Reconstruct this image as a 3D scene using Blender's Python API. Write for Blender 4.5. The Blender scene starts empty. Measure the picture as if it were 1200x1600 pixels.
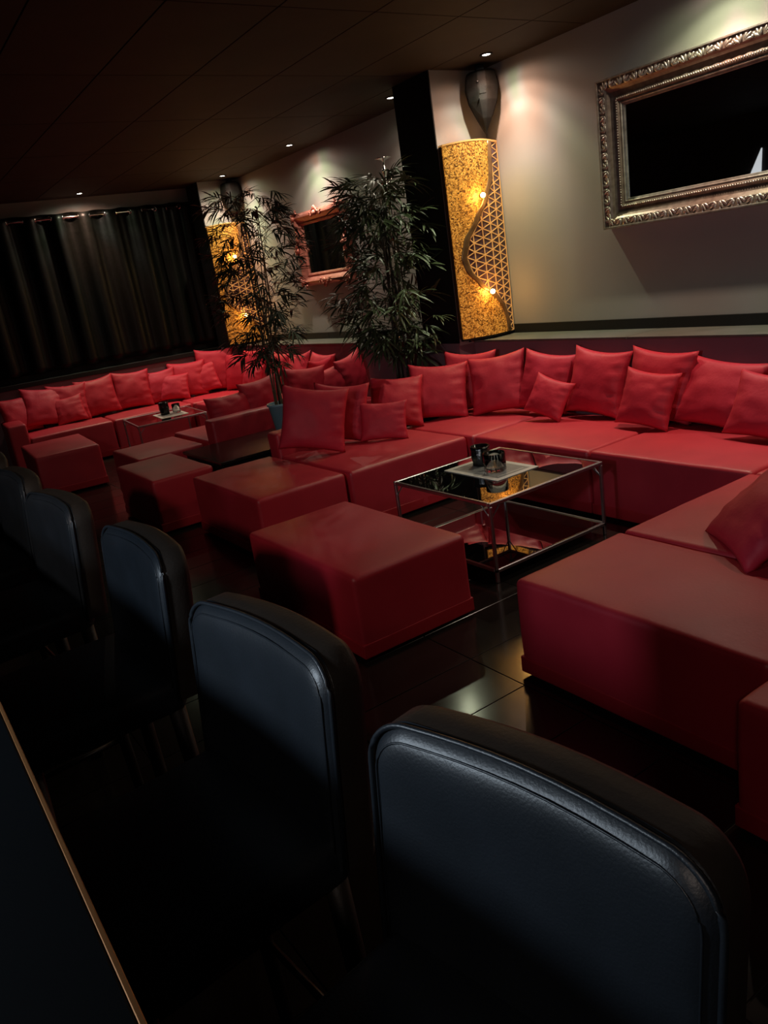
import bpy, bmesh, math, random
from mathutils import Vector, Matrix, noise

# ------------------------------------------------------------------ camera, world, exposure
scene = bpy.context.scene
COL = scene.collection
PI = math.pi

cam_data = bpy.data.cameras.new('camera')
cam = bpy.data.objects.new('camera', cam_data)
COL.objects.link(cam)
cam_data.sensor_width = 36.0
cam_data.lens = 1210.0 / 1600.0 * 36.0
cam_data.clip_start = 0.02
RIGHT = Vector((0.812, -0.566, -0.146)); DOWN = Vector((-0.285, -0.165, -0.944)); FWD = Vector((0.510, 0.808, -0.295))
FWD.normalize(); RIGHT = (RIGHT - FWD * RIGHT.dot(FWD)).normalized(); UP = RIGHT.cross(FWD)
m = Matrix.Identity(4)
for i in range(3):
    m[i][0] = RIGHT[i]; m[i][1] = UP[i]; m[i][2] = -FWD[i]
m[0][3], m[1][3], m[2][3] = 0.0, 0.0, 1.6
cam.matrix_world = m
scene.camera = cam

world = bpy.data.worlds.new('world'); scene.world = world
world.use_nodes = True
world.node_tree.nodes['Background'].inputs[0].default_value = (0.02, 0.02, 0.025, 1)
world.node_tree.nodes['Background'].inputs[1].default_value = 0.05

scene.view_settings.view_transform = 'Standard'
scene.view_settings.look = 'None'
scene.view_settings.gamma = 1.0
scene.view_settings.use_curve_mapping = False
scene.view_settings.exposure = 0.0

SPOT_POWER = 135.0        # ceiling downlights
BAR_POWER = 68.0         # cool lamp of the back bar
SIDE_POWER = 62.0       # ceiling spotlight above the bar, aimed at the ottomans
BULB_POWER = 2.6         # each bare bulb on the wall lamps

W = 4.60      # right wall
C = 2.94      # ceiling
XL = 4.25     # face of the low wall behind the right-hand sofas
LEDGE = 0.95  # top of the low wall
BACK_A = -0.06          # the curtained end wall is slightly out of square
BACK_P = Vector((4.25, 9.80, 0))   # its pivot

# ------------------------------------------------------------------ materials
def mat(name, color=(0.5, 0.5, 0.5), rough=0.5, metal=0.0, spec=0.5, emit=None, estr=0.0):
    mt = bpy.data.materials.new(name); mt.use_nodes = True
    b = mt.node_tree.nodes['Principled BSDF']
    b.inputs['Base Color'].default_value = (*color, 1)
    b.inputs['Roughness'].default_value = rough
    b.inputs['Metallic'].default_value = metal
    b.inputs['Specular IOR Level'].default_value = spec
    if emit:
        b.inputs['Emission Color'].default_value = (*emit, 1)
        b.inputs['Emission Strength'].default_value = estr
    return mt

def nodes(mt):
    nt = mt.node_tree
    return nt, nt.nodes, nt.links, nt.nodes['Principled BSDF']

def add_noise(mt, scale=8.0, c1=None, c2=None, bump=0.0, bscale=None, detail=4.0, dist=0.01, rough=None):
    nt, N, L, b = nodes(mt)
    tc = N.new('ShaderNodeTexCoord')
    if c1:
        n = N.new('ShaderNodeTexNoise'); n.inputs['Scale'].default_value = scale; n.inputs['Detail'].default_value = detail
        L.new(tc.outputs['Object'], n.inputs['Vector'])
        r = N.new('ShaderNodeValToRGB')
        r.color_ramp.elements[0].position = 0.3; r.color_ramp.elements[1].position = 0.7
        r.color_ramp.elements[0].color = (*c1, 1); r.color_ramp.elements[1].color = (*c2, 1)
        L.new(n.outputs['Fac'], r.inputs['Fac']); L.new(r.outputs['Color'], b.inputs['Base Color'])
        if rough:
            mr = N.new('ShaderNodeMapRange'); mr.inputs['To Min'].default_value = rough[0]; mr.inputs['To Max'].default_value = rough[1]
            L.new(n.outputs['Fac'], mr.inputs['Value']); L.new(mr.outputs['Result'], b.inputs['Roughness'])
    if bump:
        n2 = N.new('ShaderNodeTexNoise'); n2.inputs['Scale'].default_value = bscale or scale; n2.inputs['Detail'].default_value = 3
        L.new(tc.outputs['Object'], n2.inputs['Vector'])
        bp = N.new('ShaderNodeBump'); bp.inputs['Strength'].default_value = bump; bp.inputs['Distance'].default_value = dist
        L.new(n2.outputs['Fac'], bp.inputs['Height']); L.new(bp.outputs['Normal'], b.inputs['Normal'])
    return mt

M = {}
M['red'] = add_noise(mat('red_leather', rough=0.48, spec=0.7), 5.0, (0.45, 0.016, 0.034), (0.52, 0.022, 0.042), bump=0.25, bscale=90, dist=0.002)
M['red_hem'] = add_noise(mat('red_leather_hem', rough=0.5, spec=0.4), 5.0, (0.40, 0.014, 0.024), (0.46, 0.018, 0.03), bump=0.25, bscale=90, dist=0.002)
M['pillow'] = add_noise(mat('red_cushion_leather', rough=0.58, spec=0.35), 7.0, (0.48, 0.018, 0.042), (0.56, 0.026, 0.052), bump=0.3, bscale=60, dist=0.003)
M['chair'] = add_noise(mat('black_chair_leather', rough=0.42, spec=0.6), 9.0, (0.009, 0.0125, 0.017), (0.013, 0.0175, 0.024), bump=0.25, bscale=260, dist=0.0015)
M['chair_edge'] = add_noise(mat('black_chair_edge', rough=0.5), 9.0, (0.02, 0.016, 0.013), (0.03, 0.022, 0.017), bump=0.3, bscale=160, dist=0.002)
M['darkmetal'] = mat('dark_metal', (0.03, 0.03, 0.032), 0.35, 0.9)
M['chrome'] = mat('chrome', (0.75, 0.74, 0.72), 0.16, 1.0)
M['iron'] = mat('grey_iron', (0.42, 0.42, 0.44), 0.34, 1.0)
M['wall'] = add_noise(mat('grey_wall_paint', rough=0.75, spec=0.25), 1.2, (0.29, 0.27, 0.25), (0.33, 0.305, 0.28), bump=0.12, bscale=55, dist=0.003)
M['backwall'] = add_noise(mat('end_wall_paint', rough=0.75, spec=0.25), 1.2, (0.29, 0.27, 0.25), (0.33, 0.305, 0.28), bump=0.12, bscale=55, dist=0.003)
M['lowwall'] = add_noise(mat('mauve_wall_paint', rough=0.7, spec=0.25), 1.4, (0.19, 0.10, 0.12), (0.225, 0.12, 0.145), bump=0.1, bscale=50, dist=0.003)
M['black'] = mat('black_paint', (0.008, 0.008, 0.008), 0.55, spec=0.3)
M['blackgloss'] = mat('black_gloss', (0.006, 0.006, 0.006), 0.18)
M['darkwall'] = mat('dark_room_paint', (0.015, 0.013, 0.013), 0.8, spec=0.2)
M['ledge'] = add_noise(mat('grey_stone_ledge', rough=0.45), 6.0, (0.085, 0.085, 0.07), (0.12, 0.115, 0.10), bump=0.1, bscale=30, dist=0.002)
M['ceil'] = add_noise(mat('dark_ceiling_panel', rough=0.75, spec=0.25), 3.0, (0.026, 0.017, 0.012), (0.033, 0.022, 0.015), bump=0.1, bscale=40, dist=0.003)
M['ceilslab'] = mat('ceiling_slab', (0.05, 0.035, 0.028), 0.8)
M['tile'] = add_noise(mat('black_floor_tile', rough=0.1, spec=0.5), 2.5, (0.010, 0.009, 0.008), (0.018, 0.016, 0.014), rough=(0.11, 0.20))
M['grout'] = mat('floor_grout', (0.035, 0.03, 0.025), 0.7)
M['glass_black'] = mat('black_mirror_glass', (0.004, 0.004, 0.004), 0.015, spec=1.0)
M['glass_black'].node_tree.nodes['Principled BSDF'].inputs['IOR'].default_value = 2.7
M['mirror'] = mat('mirror_glass', (0.55, 0.57, 0.57), 0.01, 1.0)
M['silver'] = add_noise(mat('antique_silver', rough=0.35, metal=0.85), 25.0, (0.45, 0.39, 0.33), (0.78, 0.71, 0.62), bump=0.4, bscale=80, dist=0.003)
M['silver_dark'] = add_noise(mat('antique_silver_recess', rough=0.4, metal=0.7), 25.0, (0.20, 0.14, 0.11), (0.36, 0.28, 0.22), bump=0.2, bscale=80, dist=0.002)
M['copper'] = add_noise(mat('rose_copper_frame', rough=0.42, metal=0.35), 20.0, (0.36, 0.12, 0.09), (0.52, 0.20, 0.15), bump=0.3, bscale=70, dist=0.003)
M['curtain'] = add_noise(mat('black_satin_curtain', rough=0.42, spec=0.22), 30.0, (0.0022, 0.0024, 0.0018), (0.004, 0.0044, 0.0034), bump=0.4, bscale=55, dist=0.003)
M['leaf'] = add_noise(mat('bamboo_leaf', rough=0.45, spec=0.5), 3.0, (0.035, 0.050, 0.022), (0.066, 0.082, 0.038))
M['leaf_dark'] = add_noise(mat('dark_bamboo_leaf', rough=0.5, spec=0.4), 3.0, (0.022, 0.028, 0.015), (0.04, 0.048, 0.025))
M['cane'] = add_noise(mat('bamboo_cane', rough=0.5), 12.0, (0.10, 0.075, 0.04), (0.18, 0.13, 0.075))
M['cane_dark'] = add_noise(mat('dark_bamboo_cane', rough=0.5), 12.0, (0.03, 0.024, 0.014), (0.06, 0.045, 0.026))
M['bluepot'] = mat('blue_grey_pot', (0.24, 0.42, 0.52), 0.4)
M['blackpot'] = mat('black_pot', (0.02, 0.026, 0.03), 0.35)
M['soil'] = mat('soil', (0.03, 0.02, 0.012), 0.9)
M['paper'] = add_noise(mat('grey_paper_mat', rough=0.6), 14.0, (0.20, 0.20, 0.19), (0.27, 0.27, 0.25))
M['paper_border'] = mat('pale_paper_border', (0.62, 0.60, 0.54), 0.6)
M['barwood'] = mat('dark_bar_top', (0.003, 0.004, 0.005), 0.4, spec=0.25)
M['baredge'] = mat('copper_bar_edge', (0.35, 0.16, 0.06), 0.35, 0.6)
M['wood'] = mat('dark_brown_wood', (0.07, 0.035, 0.015), 0.5)
M['bulb'] = mat('lit_bulb', (1, 0.8, 0.4), 0.3, emit=(1.0, 0.66, 0.22), estr=28.0)
M['lens'] = mat('lit_downlight', (1, 1, 1), 0.3, emit=(1.0, 0.90, 0.76), estr=14.0)
M['coollens'] = mat('lit_cool_diffuser', (1, 1, 1), 0.3, emit=(0.80, 0.9, 1.0), estr=2.0)
M['litwhite'] = mat('lit_white_panel', (0.9, 0.9, 0.9), 0.4, emit=(0.92, 0.95, 1.0), estr=0.9)
M['inlay'] = add_noise(mat('mauve_inlay', rough=0.25), 30.0, (0.06, 0.028, 0.03), (0.16, 0.09, 0.11))
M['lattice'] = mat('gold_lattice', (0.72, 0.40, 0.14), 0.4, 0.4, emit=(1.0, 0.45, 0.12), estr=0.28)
M['rail'] = add_noise(mat('bronze_rail', rough=0.3, metal=0.7), 12.0, (0.22, 0.11, 0.05), (0.42, 0.24, 0.11))

def glass_mat():
    mt = bpy.data.materials.new('clear_glass'); mt.use_nodes = True
    b = mt.node_tree.nodes['Principled BSDF']
    b.inputs['Base Color'].default_value = (0.95, 0.97, 0.97, 1); b.inputs['Roughness'].default_value = 0.02
    b.inputs['Transmission Weight'].default_value = 1.0; b.inputs['IOR'].default_value = 1.45
    return mt
M['glass'] = glass_mat()

def mosaic_mat():
    mt = mat('gold_mosaic', rough=0.4, metal=0.3)
    nt, N, L, b = nodes(mt)
    tc = N.new('ShaderNodeTexCoord')
    v = N.new('ShaderNodeTexVoronoi'); v.inputs['Scale'].default_value = 105.0
    L.new(tc.outputs['Object'], v.inputs['Vector'])
    v2 = N.new('ShaderNodeTexVoronoi'); v2.feature = 'DISTANCE_TO_EDGE'; v2.inputs['Scale'].default_value = 105.0
    L.new(tc.outputs['Object'], v2.inputs['Vector'])
    sep = N.new('ShaderNodeSeparateColor'); L.new(v.outputs['Color'], sep.inputs['Color'])
    r = N.new('ShaderNodeValToRGB')
    e = r.color_ramp.elements
    e[0].position = 0.0; e[0].color = (0.07, 0.022, 0.003, 1)
    e[1].position = 1.0; e[1].color = (0.80, 0.44, 0.09, 1)
    k = e.new(0.45); k.color = (0.50, 0.23, 0.035, 1)
    L.new(sep.outputs['Red'], r.inputs['Fac'])
    edge = N.new('ShaderNodeMapRange'); edge.inputs['From Max'].default_value = 0.07; edge.inputs['To Min'].default_value = 0.05
    L.new(v2.outputs['Distance'], edge.inputs['Value'])
    mx = N.new('ShaderNodeMix'); mx.data_type = 'RGBA'; mx.blend_type = 'MULTIPLY'; mx.inputs['Factor'].default_value = 1.0
    L.new(r.outputs['Color'], mx.inputs['A']); L.new(edge.outputs['Result'], mx.inputs['B'])
    L.new(mx.outputs['Result'], b.inputs['Base Color'])
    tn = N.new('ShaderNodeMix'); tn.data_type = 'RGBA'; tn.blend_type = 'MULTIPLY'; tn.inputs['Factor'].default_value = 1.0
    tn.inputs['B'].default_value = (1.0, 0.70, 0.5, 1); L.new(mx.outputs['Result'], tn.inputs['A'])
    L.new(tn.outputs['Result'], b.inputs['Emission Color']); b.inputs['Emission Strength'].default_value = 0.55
    bp = N.new('ShaderNodeBump'); bp.inputs['Strength'].default_value = 0.7; bp.inputs['Distance'].default_value = 0.004
    L.new(v2.outputs['Distance'], bp.inputs['Height']); L.new(bp.outputs['Normal'], b.inputs['Normal'])
    return mt
M['mosaic'] = mosaic_mat()

# ------------------------------------------------------------------ helpers
def new_obj(name, me, material, parent=None):
    o = bpy.data.objects.new(name, me)
    COL.objects.link(o)
    if material is not None and len(me.materials) == 0:
        me.materials.append(M[material])
    if parent is not None:
        o.parent = parent
    return o

def obj(name, bm, material, parent=None, smooth=False):
    me = bpy.data.meshes.new(name)
    bm.normal_update()
    bm.to_mesh(me); bm.free()
    if smooth:
        for p in me.polygons:
            p.use_smooth = True
    return new_obj(name, me, material, parent)

def empty(name, loc=(0, 0, 0), rz=0.0):
    o = bpy.data.objects.new(name, None); COL.objects.link(o)
    o.empty_display_size = 0.1
    o.location = loc; o.rotation_euler = (0, 0, rz)
    return o

def tag(o, label, cat, group=None):
    o['label'] = label; o['category'] = cat
    if group: o['group'] = group
    return o

def struct(o, label=None):
    o['kind'] = 'structure'
    if label: o['label'] = label
    return o

def box(bm, x0, x1, y0, y1, z0, z1, bevel=0.0, seg=2):
    vs = [bm.verts.new((x, y, z)) for z in (z0, z1) for y in (y0, y1) for x in (x0, x1)]
    fs = [(0, 2, 3, 1), (4, 5, 7, 6), (0, 1, 5, 4), (2, 6, 7, 3), (1, 3, 7, 5), (0, 4, 6, 2)]
    faces = [bm.faces.new([vs[i] for i in f]) for f in fs]
    if bevel > 0:
        es = list({e for f in faces for e in f.edges})
        bmesh.ops.bevel(bm, geom=es, offset=bevel, segments=seg, affect='EDGES', profile=0.5)
    return bm

def boxbm(*a, **k):
    return box(bmesh.new(), *a, **k)

def tube(bm, pts, r, n=8, cap=True, radii=None):
    rings = []
    pts = [Vector(p) for p in pts]
    for i, p in enumerate(pts):
        if i == 0: d = pts[1] - p
        elif i == len(pts) - 1: d = p - pts[i - 1]
        else: d = pts[i + 1] - pts[i - 1]
        d.normalize()
        a = Vector((0, 0, 1)) if abs(d.z) < 0.9 else Vector((1, 0, 0))
        u = d.cross(a).normalized(); v = d.cross(u)
        rr = radii[i] if radii else r
        rings.append([bm.verts.new(p + (u * math.cos(2 * PI * k / n) + v * math.sin(2 * PI * k / n)) * rr) for k in range(n)])
    for a, b in zip(rings, rings[1:]):
        for k in range(n):
            bm.faces.new((a[k], a[(k + 1) % n], b[(k + 1) % n], b[k]))
    if cap:
        bm.faces.new(rings[0][::-1]); bm.faces.new(rings[-1])
    return bm

def lathe(bm, prof, n=24, c=(0, 0, 0), close=True):
    rings = []
    for r, z in prof:
        rings.append([bm.verts.new((c[0] + r * math.cos(2 * PI * k / n), c[1] + r * math.sin(2 * PI * k / n), c[2] + z)) for k in range(n)])
    for a, b in zip(rings, rings[1:]):
        for k in range(n):
            bm.faces.new((a[k], a[(k + 1) % n], b[(k + 1) % n], b[k]))
    if close:
        bm.faces.new(rings[0][::-1]); bm.faces.new(rings[-1])
    return bm

def ellipsoid(bm, c, s, seg=10, rings=6, rot=None):
    mt = Matrix.Translation(c)
    if rot is not None: mt = mt @ rot.to_4x4()
    mt = mt @ Matrix.Diagonal((s[0], s[1], s[2], 1))
    bmesh.ops.create_uvsphere(bm, u_segments=seg, v_segments=rings, radius=1.0, matrix=mt)
    return bm

def softbox(sx, sy, z0, z1, r=0.03, puff=0.012, wrinkle=0.004, n=14, seed=0):
    """upholstered block: rounded edges, slightly domed top, faint wrinkles"""
    bm = bmesh.new()
    hx, hy, hz = sx / 2, sy / 2, (z1 - z0) / 2
    cz = (z0 + z1) / 2
    cache = {}
    so = Vector((seed * 3.7, seed * 1.9, seed * 5.3))
    def warp(p):
        q = Vector(p)
        inner = Vector((max(-hx + r, min(hx - r, q.x)), max(-hy + r, min(hy - r, q.y)), max(-hz + r, min(hz - r, q.z))))
        d = q - inner
        nrm = d.normalized() if d.length > 1e-9 else Vector((0, 0, 0))
        if d.length > r: q = inner + nrm * r
        fx = 1 - (q.x / hx) ** 2; fy = 1 - (q.y / hy) ** 2
        if q.z > 0:
            q.z += puff * max(0, fx) * max(0, fy) * (q.z / hz)
        w = noise.noise(q * 4.0 + so) * wrinkle + noise.noise(q * 11.0 + so) * wrinkle * 0.4
        q += (nrm if nrm.length > 0 else Vector((0, 0, 1))) * w
        return q + Vector((0, 0, cz))
    def vert(p):
        key = tuple(round(c, 5) for c in p)
        if key not in cache: cache[key] = bm.verts.new(warp(p))
        return cache[key]
    # parameter positions concentrated near edges
    def params(h):
        k = [-h, -h + r * 0.3, -h + r * 0.65, -h + r]
        m_ = [(-h + r) + (2 * h - 2 * r) * i / n for i in range(1, n)]
        return k + m_ + [h - r, h - r * 0.65, h - r * 0.3, h]
    X, Y, Z = params(hx), params(hy), params(hz)
    def face_grid(A, B, f):
        for a0, a1 in zip(A, A[1:]):
            for b0, b1 in zip(B, B[1:]):
                bm.faces.new([vert(f(a0, b0)), vert(f(a1, b0)), vert(f(a1, b1)), vert(f(a0, b1))])
    face_grid(X, Y, lambda a, b: (a, b, hz)); face_grid(Y, X, lambda a, b: (b, a, -hz))
    face_grid(X, Z, lambda a, b: (a, -hy, b)); face_grid(Z, X, lambda a, b: (b, hy, a))
    face_grid(Y, Z, lambda a, b: (hx, a, b)); face_grid(Z, Y, lambda a, b: (-hx, b, a))
    return bm

def pillow_bm(w, h, t, seed=0, n=22):
    """square scatter cushion with pointed corners, standing on its lower edge; front faces -Y"""
    bm = bmesh.new()
    so = Vector((seed * 2.3, seed * 4.1, seed * 1.7))
    rng = random.Random(seed)
    sag = rng.uniform(0.04, 0.10)
    grid = {}
    for side in (-1, 1):
        for i in range(n + 1):
            for j in range(n + 1):
                u = -1 + 2 * i / n; v = -1 + 2 * j / n
                u = math.copysign(abs(u) ** 0.85, u); v = math.copysign(abs(v) ** 0.85, v)
                edge = i in (0, n) or j in (0, n)
                key = (i, j) if edge else (i, j, side)
                if key in grid: continue
                x = w / 2 * u * (1 - 0.085 * (1 - v * v))
                z = h / 2 * v * (1 - 0.085 * (1 - u * u))
                th = t / 2 * ((1 - u * u) * (1 - v * v)) ** 0.42
                # weight sinks toward the bottom
                th *= 1 + sag * 3 * (-v) * 0.5
                k = max(abs(u), abs(v))
                wr = noise.noise(Vector((u * 2.2, v * 2.2, side * 3)) + so) * 0.11 + noise.noise(Vector((u * 6, v * 6, side * 5)) + so) * 0.045
                # gathers near the side seams
                wr += 0.11 * math.sin(v * 17 + seed) * max(0, abs(u) - 0.45) * 1.6 * (1 if u > 0 else 0.4)
                th *= 1 + wr * (1.6 if k > 0.5 else 1.0)
                z -= sag * h * 0.35 * (1 - u * u) * max(0, v)
                grid[key] = bm.verts.new((x, side * th, z + h / 2))
    for side in (-1, 1):
        def g(i, j):
            return grid[(i, j)] if (i in (0, n) or j in (0, n)) else grid[(i, j, side)]
        for i in range(n):
            for j in range(n):
                q = [g(i, j), g(i + 1, j), g(i + 1, j + 1), g(i, j + 1)]
                bm.faces.new(q if side < 0 else q[::-1])
    return bm

# ------------------------------------------------------------------ the room
# floor slab and tiles
fl = struct(obj('floor', boxbm(-2.3, 5.0, -2.1, 11.2, -0.12, -0.004), 'grout'))
TX, TY, G = 0.64, 0.32, 0.004
me_tile = None
x0 = 1.784 - TX * 3; y0 = 1.368 - TY * 4
for ix in range(0, 7):
    for iy in range(0, 32):
        if me_tile is None:
            bm = boxbm(G / 2, TX - G / 2, G / 2, TY - G / 2, -0.006, 0.0, bevel=0.0012, seg=1)
            me_tile = bpy.data.meshes.new('floor_tile'); bm.to_mesh(me_tile); bm.free(); me_tile.materials.append(M['tile'])
        o = bpy.data.objects.new('floor_tile', me_tile); COL.objects.link(o); o.parent = fl
        o.location = (x0 + ix * TX, y0 + iy * TY, 0)
# tiles under and behind the bar are out of view: one plain slab
bm = bmesh.new(); box(bm, -2.3, x0 - 0.002, -2.1, 11.0, -0.006, 0.0); box(bm, x0, 4.5, -2.1, y0 - 0.002, -0.006, 0.0)
obj('tiled_area', bm, 'tile', fl)

# ceiling with panels
ce = struct(obj('ceiling', boxbm(-2.3, 5.0, -2.1, 11.2, C + 0.012, C + 0.14), 'ceilslab'))
PXs, PYs = 0.60, 1.20
bm = boxbm(0.003, PXs - 0.003, 0.003, PYs - 0.003, 0.0, 0.014, bevel=0.002, seg=1)
me_p = bpy.data.meshes.new('ceiling_panel'); bm.to_mesh(me_p); bm.free(); me_p.materials.append(M['ceil'])
for ix in range(12):
    for iy in range(11):
        o = bpy.data.objects.new('ceiling_panel', me_p); COL.objects.link(o); o.parent = ce
        o.location = (W + 0.1 - (ix + 1) * PXs, -2.1 + iy * PYs, C)

# right wall, low wall in front of it, ledge on top, black skirting
struct(obj('wall_right', boxbm(W, W + 0.2, -2.1, 11.0, 0, C + 0.01), 'wall'))
struct(obj('wall_low_right', boxbm(XL, W, -2.1, 10.2, 0, LEDGE - 0.02), 'lowwall'))
bm = bmesh.new()
yy = -2.1
ledge = struct(obj('trim_1', boxbm(XL + 0.02, W, -2.1, 9.9, LEDGE - 0.02, LEDGE - 0.004), 'ledge'))
ys = [-2.1, -0.7, 0.7, 2.05, 3.42, 4.95]
for a, b in zip(ys, ys[1:]):
    obj('ledge_slab', boxbm(XL - 0.012, W - 0.001, a + 0.002, b - 0.002, LEDGE - 0.018, LEDGE, bevel=0.003), 'ledge', ledge)
ys = [5.40, 6.6, 7.8, 9.0, 9.545]
for a, b in zip(ys, ys[1:]):
    obj('ledge_slab', boxbm(XL - 0.012, W - 0.001, a + 0.002, b - 0.002, LEDGE - 0.018, LEDGE, bevel=0.003), 'ledge', ledge)
bb = struct(obj('baseboard_right', boxbm(W - 0.014, W - 0.0005, -2.1, 4.945, LEDGE + 0.001, LEDGE + 0.072, bevel=0.003), 'black'))
obj('skirting_length', boxbm(W - 0.014, W - 0.0005, 5.41, 7.85, LEDGE + 0.001, LEDGE + 0.072, bevel=0.003), 'black', bb)
obj('skirting_length', boxbm(W - 0.014, W - 0.0005, 7.853, 9.54, LEDGE + 0.001, LEDGE + 0.072, bevel=0.003), 'black', bb)

# two pilasters: grey side faces, black front, mauve foot
def pilaster(name, x, ya, yb):
    p = struct(obj(name, boxbm(x + 0.006, W + 0.001, ya, yb, LEDGE - 0.02, C + 0.005), 'wall'))
    obj('front_panel', boxbm(x - 0.004, x + 0.0055, ya - 0.002, yb + 0.002, LEDGE, C + 0.004), 'black', p)
    obj('foot_panel', boxbm(x - 0.002, XL + 0.05, ya + 0.003, yb - 0.003, 0.0, LEDGE - 0.001), 'lowwall', p)
    return p
pilaster('wall_pilaster_near', 4.085, 4.95, 5.40)
pilaster('wall_pilaster_far', 4.085, 9.55, 9.90)

# end wall (slightly out of square)
def backpt(x, y):   # local coordinates of the end wall -> world
    v = Vector((x - BACK_P.x, y - BACK_P.y, 0)); v.rotate(Matrix.Rotation(BACK_A, 3, 'Z')); return v + BACK_P
def back_root(o, x, y, z=0):
    p = backpt(x, y); o.location = (p.x, p.y, z); o.rotation_euler = (0, 0, BACK_A); return o
wb = struct(obj('wall_back', boxbm(-7.2, 0.5, 0, 0.2, 0, C + 0.01), 'backwall')); back_root(wb, 4.25, 9.98)
wl = struct(obj('wall_low_back', boxbm(-7.2, 0.3, 0, 0.149, 0, LEDGE - 0.045), 'lowwall')); back_root(wl, 4.25, 9.83)
wt = struct(obj('trim_2', boxbm(-7.2, -0.08, -0.02, 0.148, LEDGE - 0.044, LEDGE + 0.012, bevel=0.004), 'black')); back_root(wt, 4.25, 9.83)
bk = struct(obj('baseboard_back', boxbm(-7.2, -0.14, -0.02, -0.0005, LEDGE + 0.013, LEDGE + 0.085, bevel=0.003), 'black')); back_root(bk, 4.25, 9.98)
struct(obj('wall_left', boxbm(-2.4, -2.2, -2.1, 11.2, 0, C + 0.01), 'darkwall'))
struct(obj('wall_front', boxbm(-2.3, 5.0, -2.3, -2.1, 0, C + 0.01), 'darkwall'))

# ------------------------------------------------------------------ downlights
def tinted_light(L, warm, seed, tint=0.8):
    """halogen reflector lamp with a dichroic tint: pinkish and greenish patches in its beam"""
    L.use_nodes = True
    nt = L.node_tree; N = nt.nodes; K = nt.links
    em = N['Emission']
    tc = N.new('ShaderNodeTexCoord')
    n = N.new('ShaderNodeTexNoise'); n.inputs['Scale'].default_value = 1.7; n.inputs['Detail'].default_value = 0.0
    mp = N.new('ShaderNodeMapping'); mp.inputs['Location'].default_value = (seed * 1.37, seed * 0.71, seed * 2.1)
    K.new(tc.outputs['Normal'], mp.inputs['Vector']); K.new(mp.outputs['Vector'], n.inputs['Vector'])
    r = N.new('ShaderNodeValToRGB'); e = r.color_ramp.elements
    g = (0.72, 1.0, 0.74); p = (1.0, 0.66, 0.56)
    mixc = lambda a: tuple(1 + (x - 1) * tint for x in a)
    e[0].position = 0.34; e[0].color = (*[w * x for w, x in zip(warm, mixc(g))], 1)
    e[1].position = 0.66; e[1].color = (*[w * x for w, x in zip(warm, mixc(p))], 1)
    k = e.new(0.5); k.color = (*warm, 1)
    K.new(n.outputs['Fac'], r.inputs['Fac']); K.new(r.outputs['Color'], em.inputs['Color'])
    # bright core with a faint wide spill, as a bare reflector lamp has
    sx = N.new('ShaderNodeSeparateXYZ'); K.new(tc.outputs['Normal'], sx.inputs['Vector'])
    ab = N.new('ShaderNodeMath'); ab.operation = 'ABSOLUTE'; K.new(sx.outputs['Z'], ab.inputs[0])
    rp = N.new('ShaderNodeValToRGB'); rp.color_ramp.interpolation = 'EASE'; q = rp.color_ramp.elements
    q[0].position = 0.0; q[0].color = (0.015,) * 3 + (1,)
    q[1].position = 1.0; q[1].color = (1, 1, 1, 1)
    for ps, vl in ((0.42, 0.035), (0.62, 0.15), (0.78, 0.38)):
        e_ = q.new(ps); e_.color = (vl, vl, vl, 1)
    K.new(ab.outputs[0], rp.inputs['Fac']); K.new(rp.outputs['Color'], em.inputs['Strength'])

def downlight(x, y, label, seed, power=1.0):
    root = empty('downlight', (x, y, C))
    bm = bmesh.new(); lathe(bm, [(0.030, -0.006), (0.045, -0.008), (0.047, 0.0), (0.030, 0.0), (0.030, -0.006)], 24, close=False)
    obj('trim_ring', bm, 'darkmetal', root, True)
    bm = bmesh.new(); lathe(bm, [(0.001, -0.0045), (0.027, -0.004), (0.029, -0.001)], 20)
    obj('lens', bm, 'lens', root)
    L = bpy.data.lights.new('downlight_beam', 'SPOT'); L.energy = SPOT_POWER * power
    L.spot_size = math.radians(168); L.spot_blend = 0.35; L.shadow_soft_size = 0.018
    tinted_light(L, (1.0, 0.86, 0.70), seed)
    o = bpy.data.objects.new('downlight_beam', L); COL.objects.link(o); o.parent = root; o.location = (0, 0, -0.02)
    tag(root, label, 'ceiling light', 'recessed ceiling downlights')
    return root
downlight(4.31, 4.56, 'lit round downlight in the dark ceiling above the near corner speaker', 1)
downlight(4.285, 5.71, 'lit round downlight at the left edge of the black pillar', 2, 0.55)
downlight(4.29, 7.51, 'lit round downlight above the copper-framed mirror', 3)
downlight(4.27, 9.18, 'lit round downlight above the far corner speaker', 4)
downlight(2.73, 9.74, 'lit round downlight in the ceiling in front of the black curtain', 5)
downlight(4.29, 2.85, 'lit downlight out of frame above the silver-framed mirror', 6)
downlight(4.29, 1.05, 'lit downlight out of frame beyond the silver-framed mirror', 7)

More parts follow.
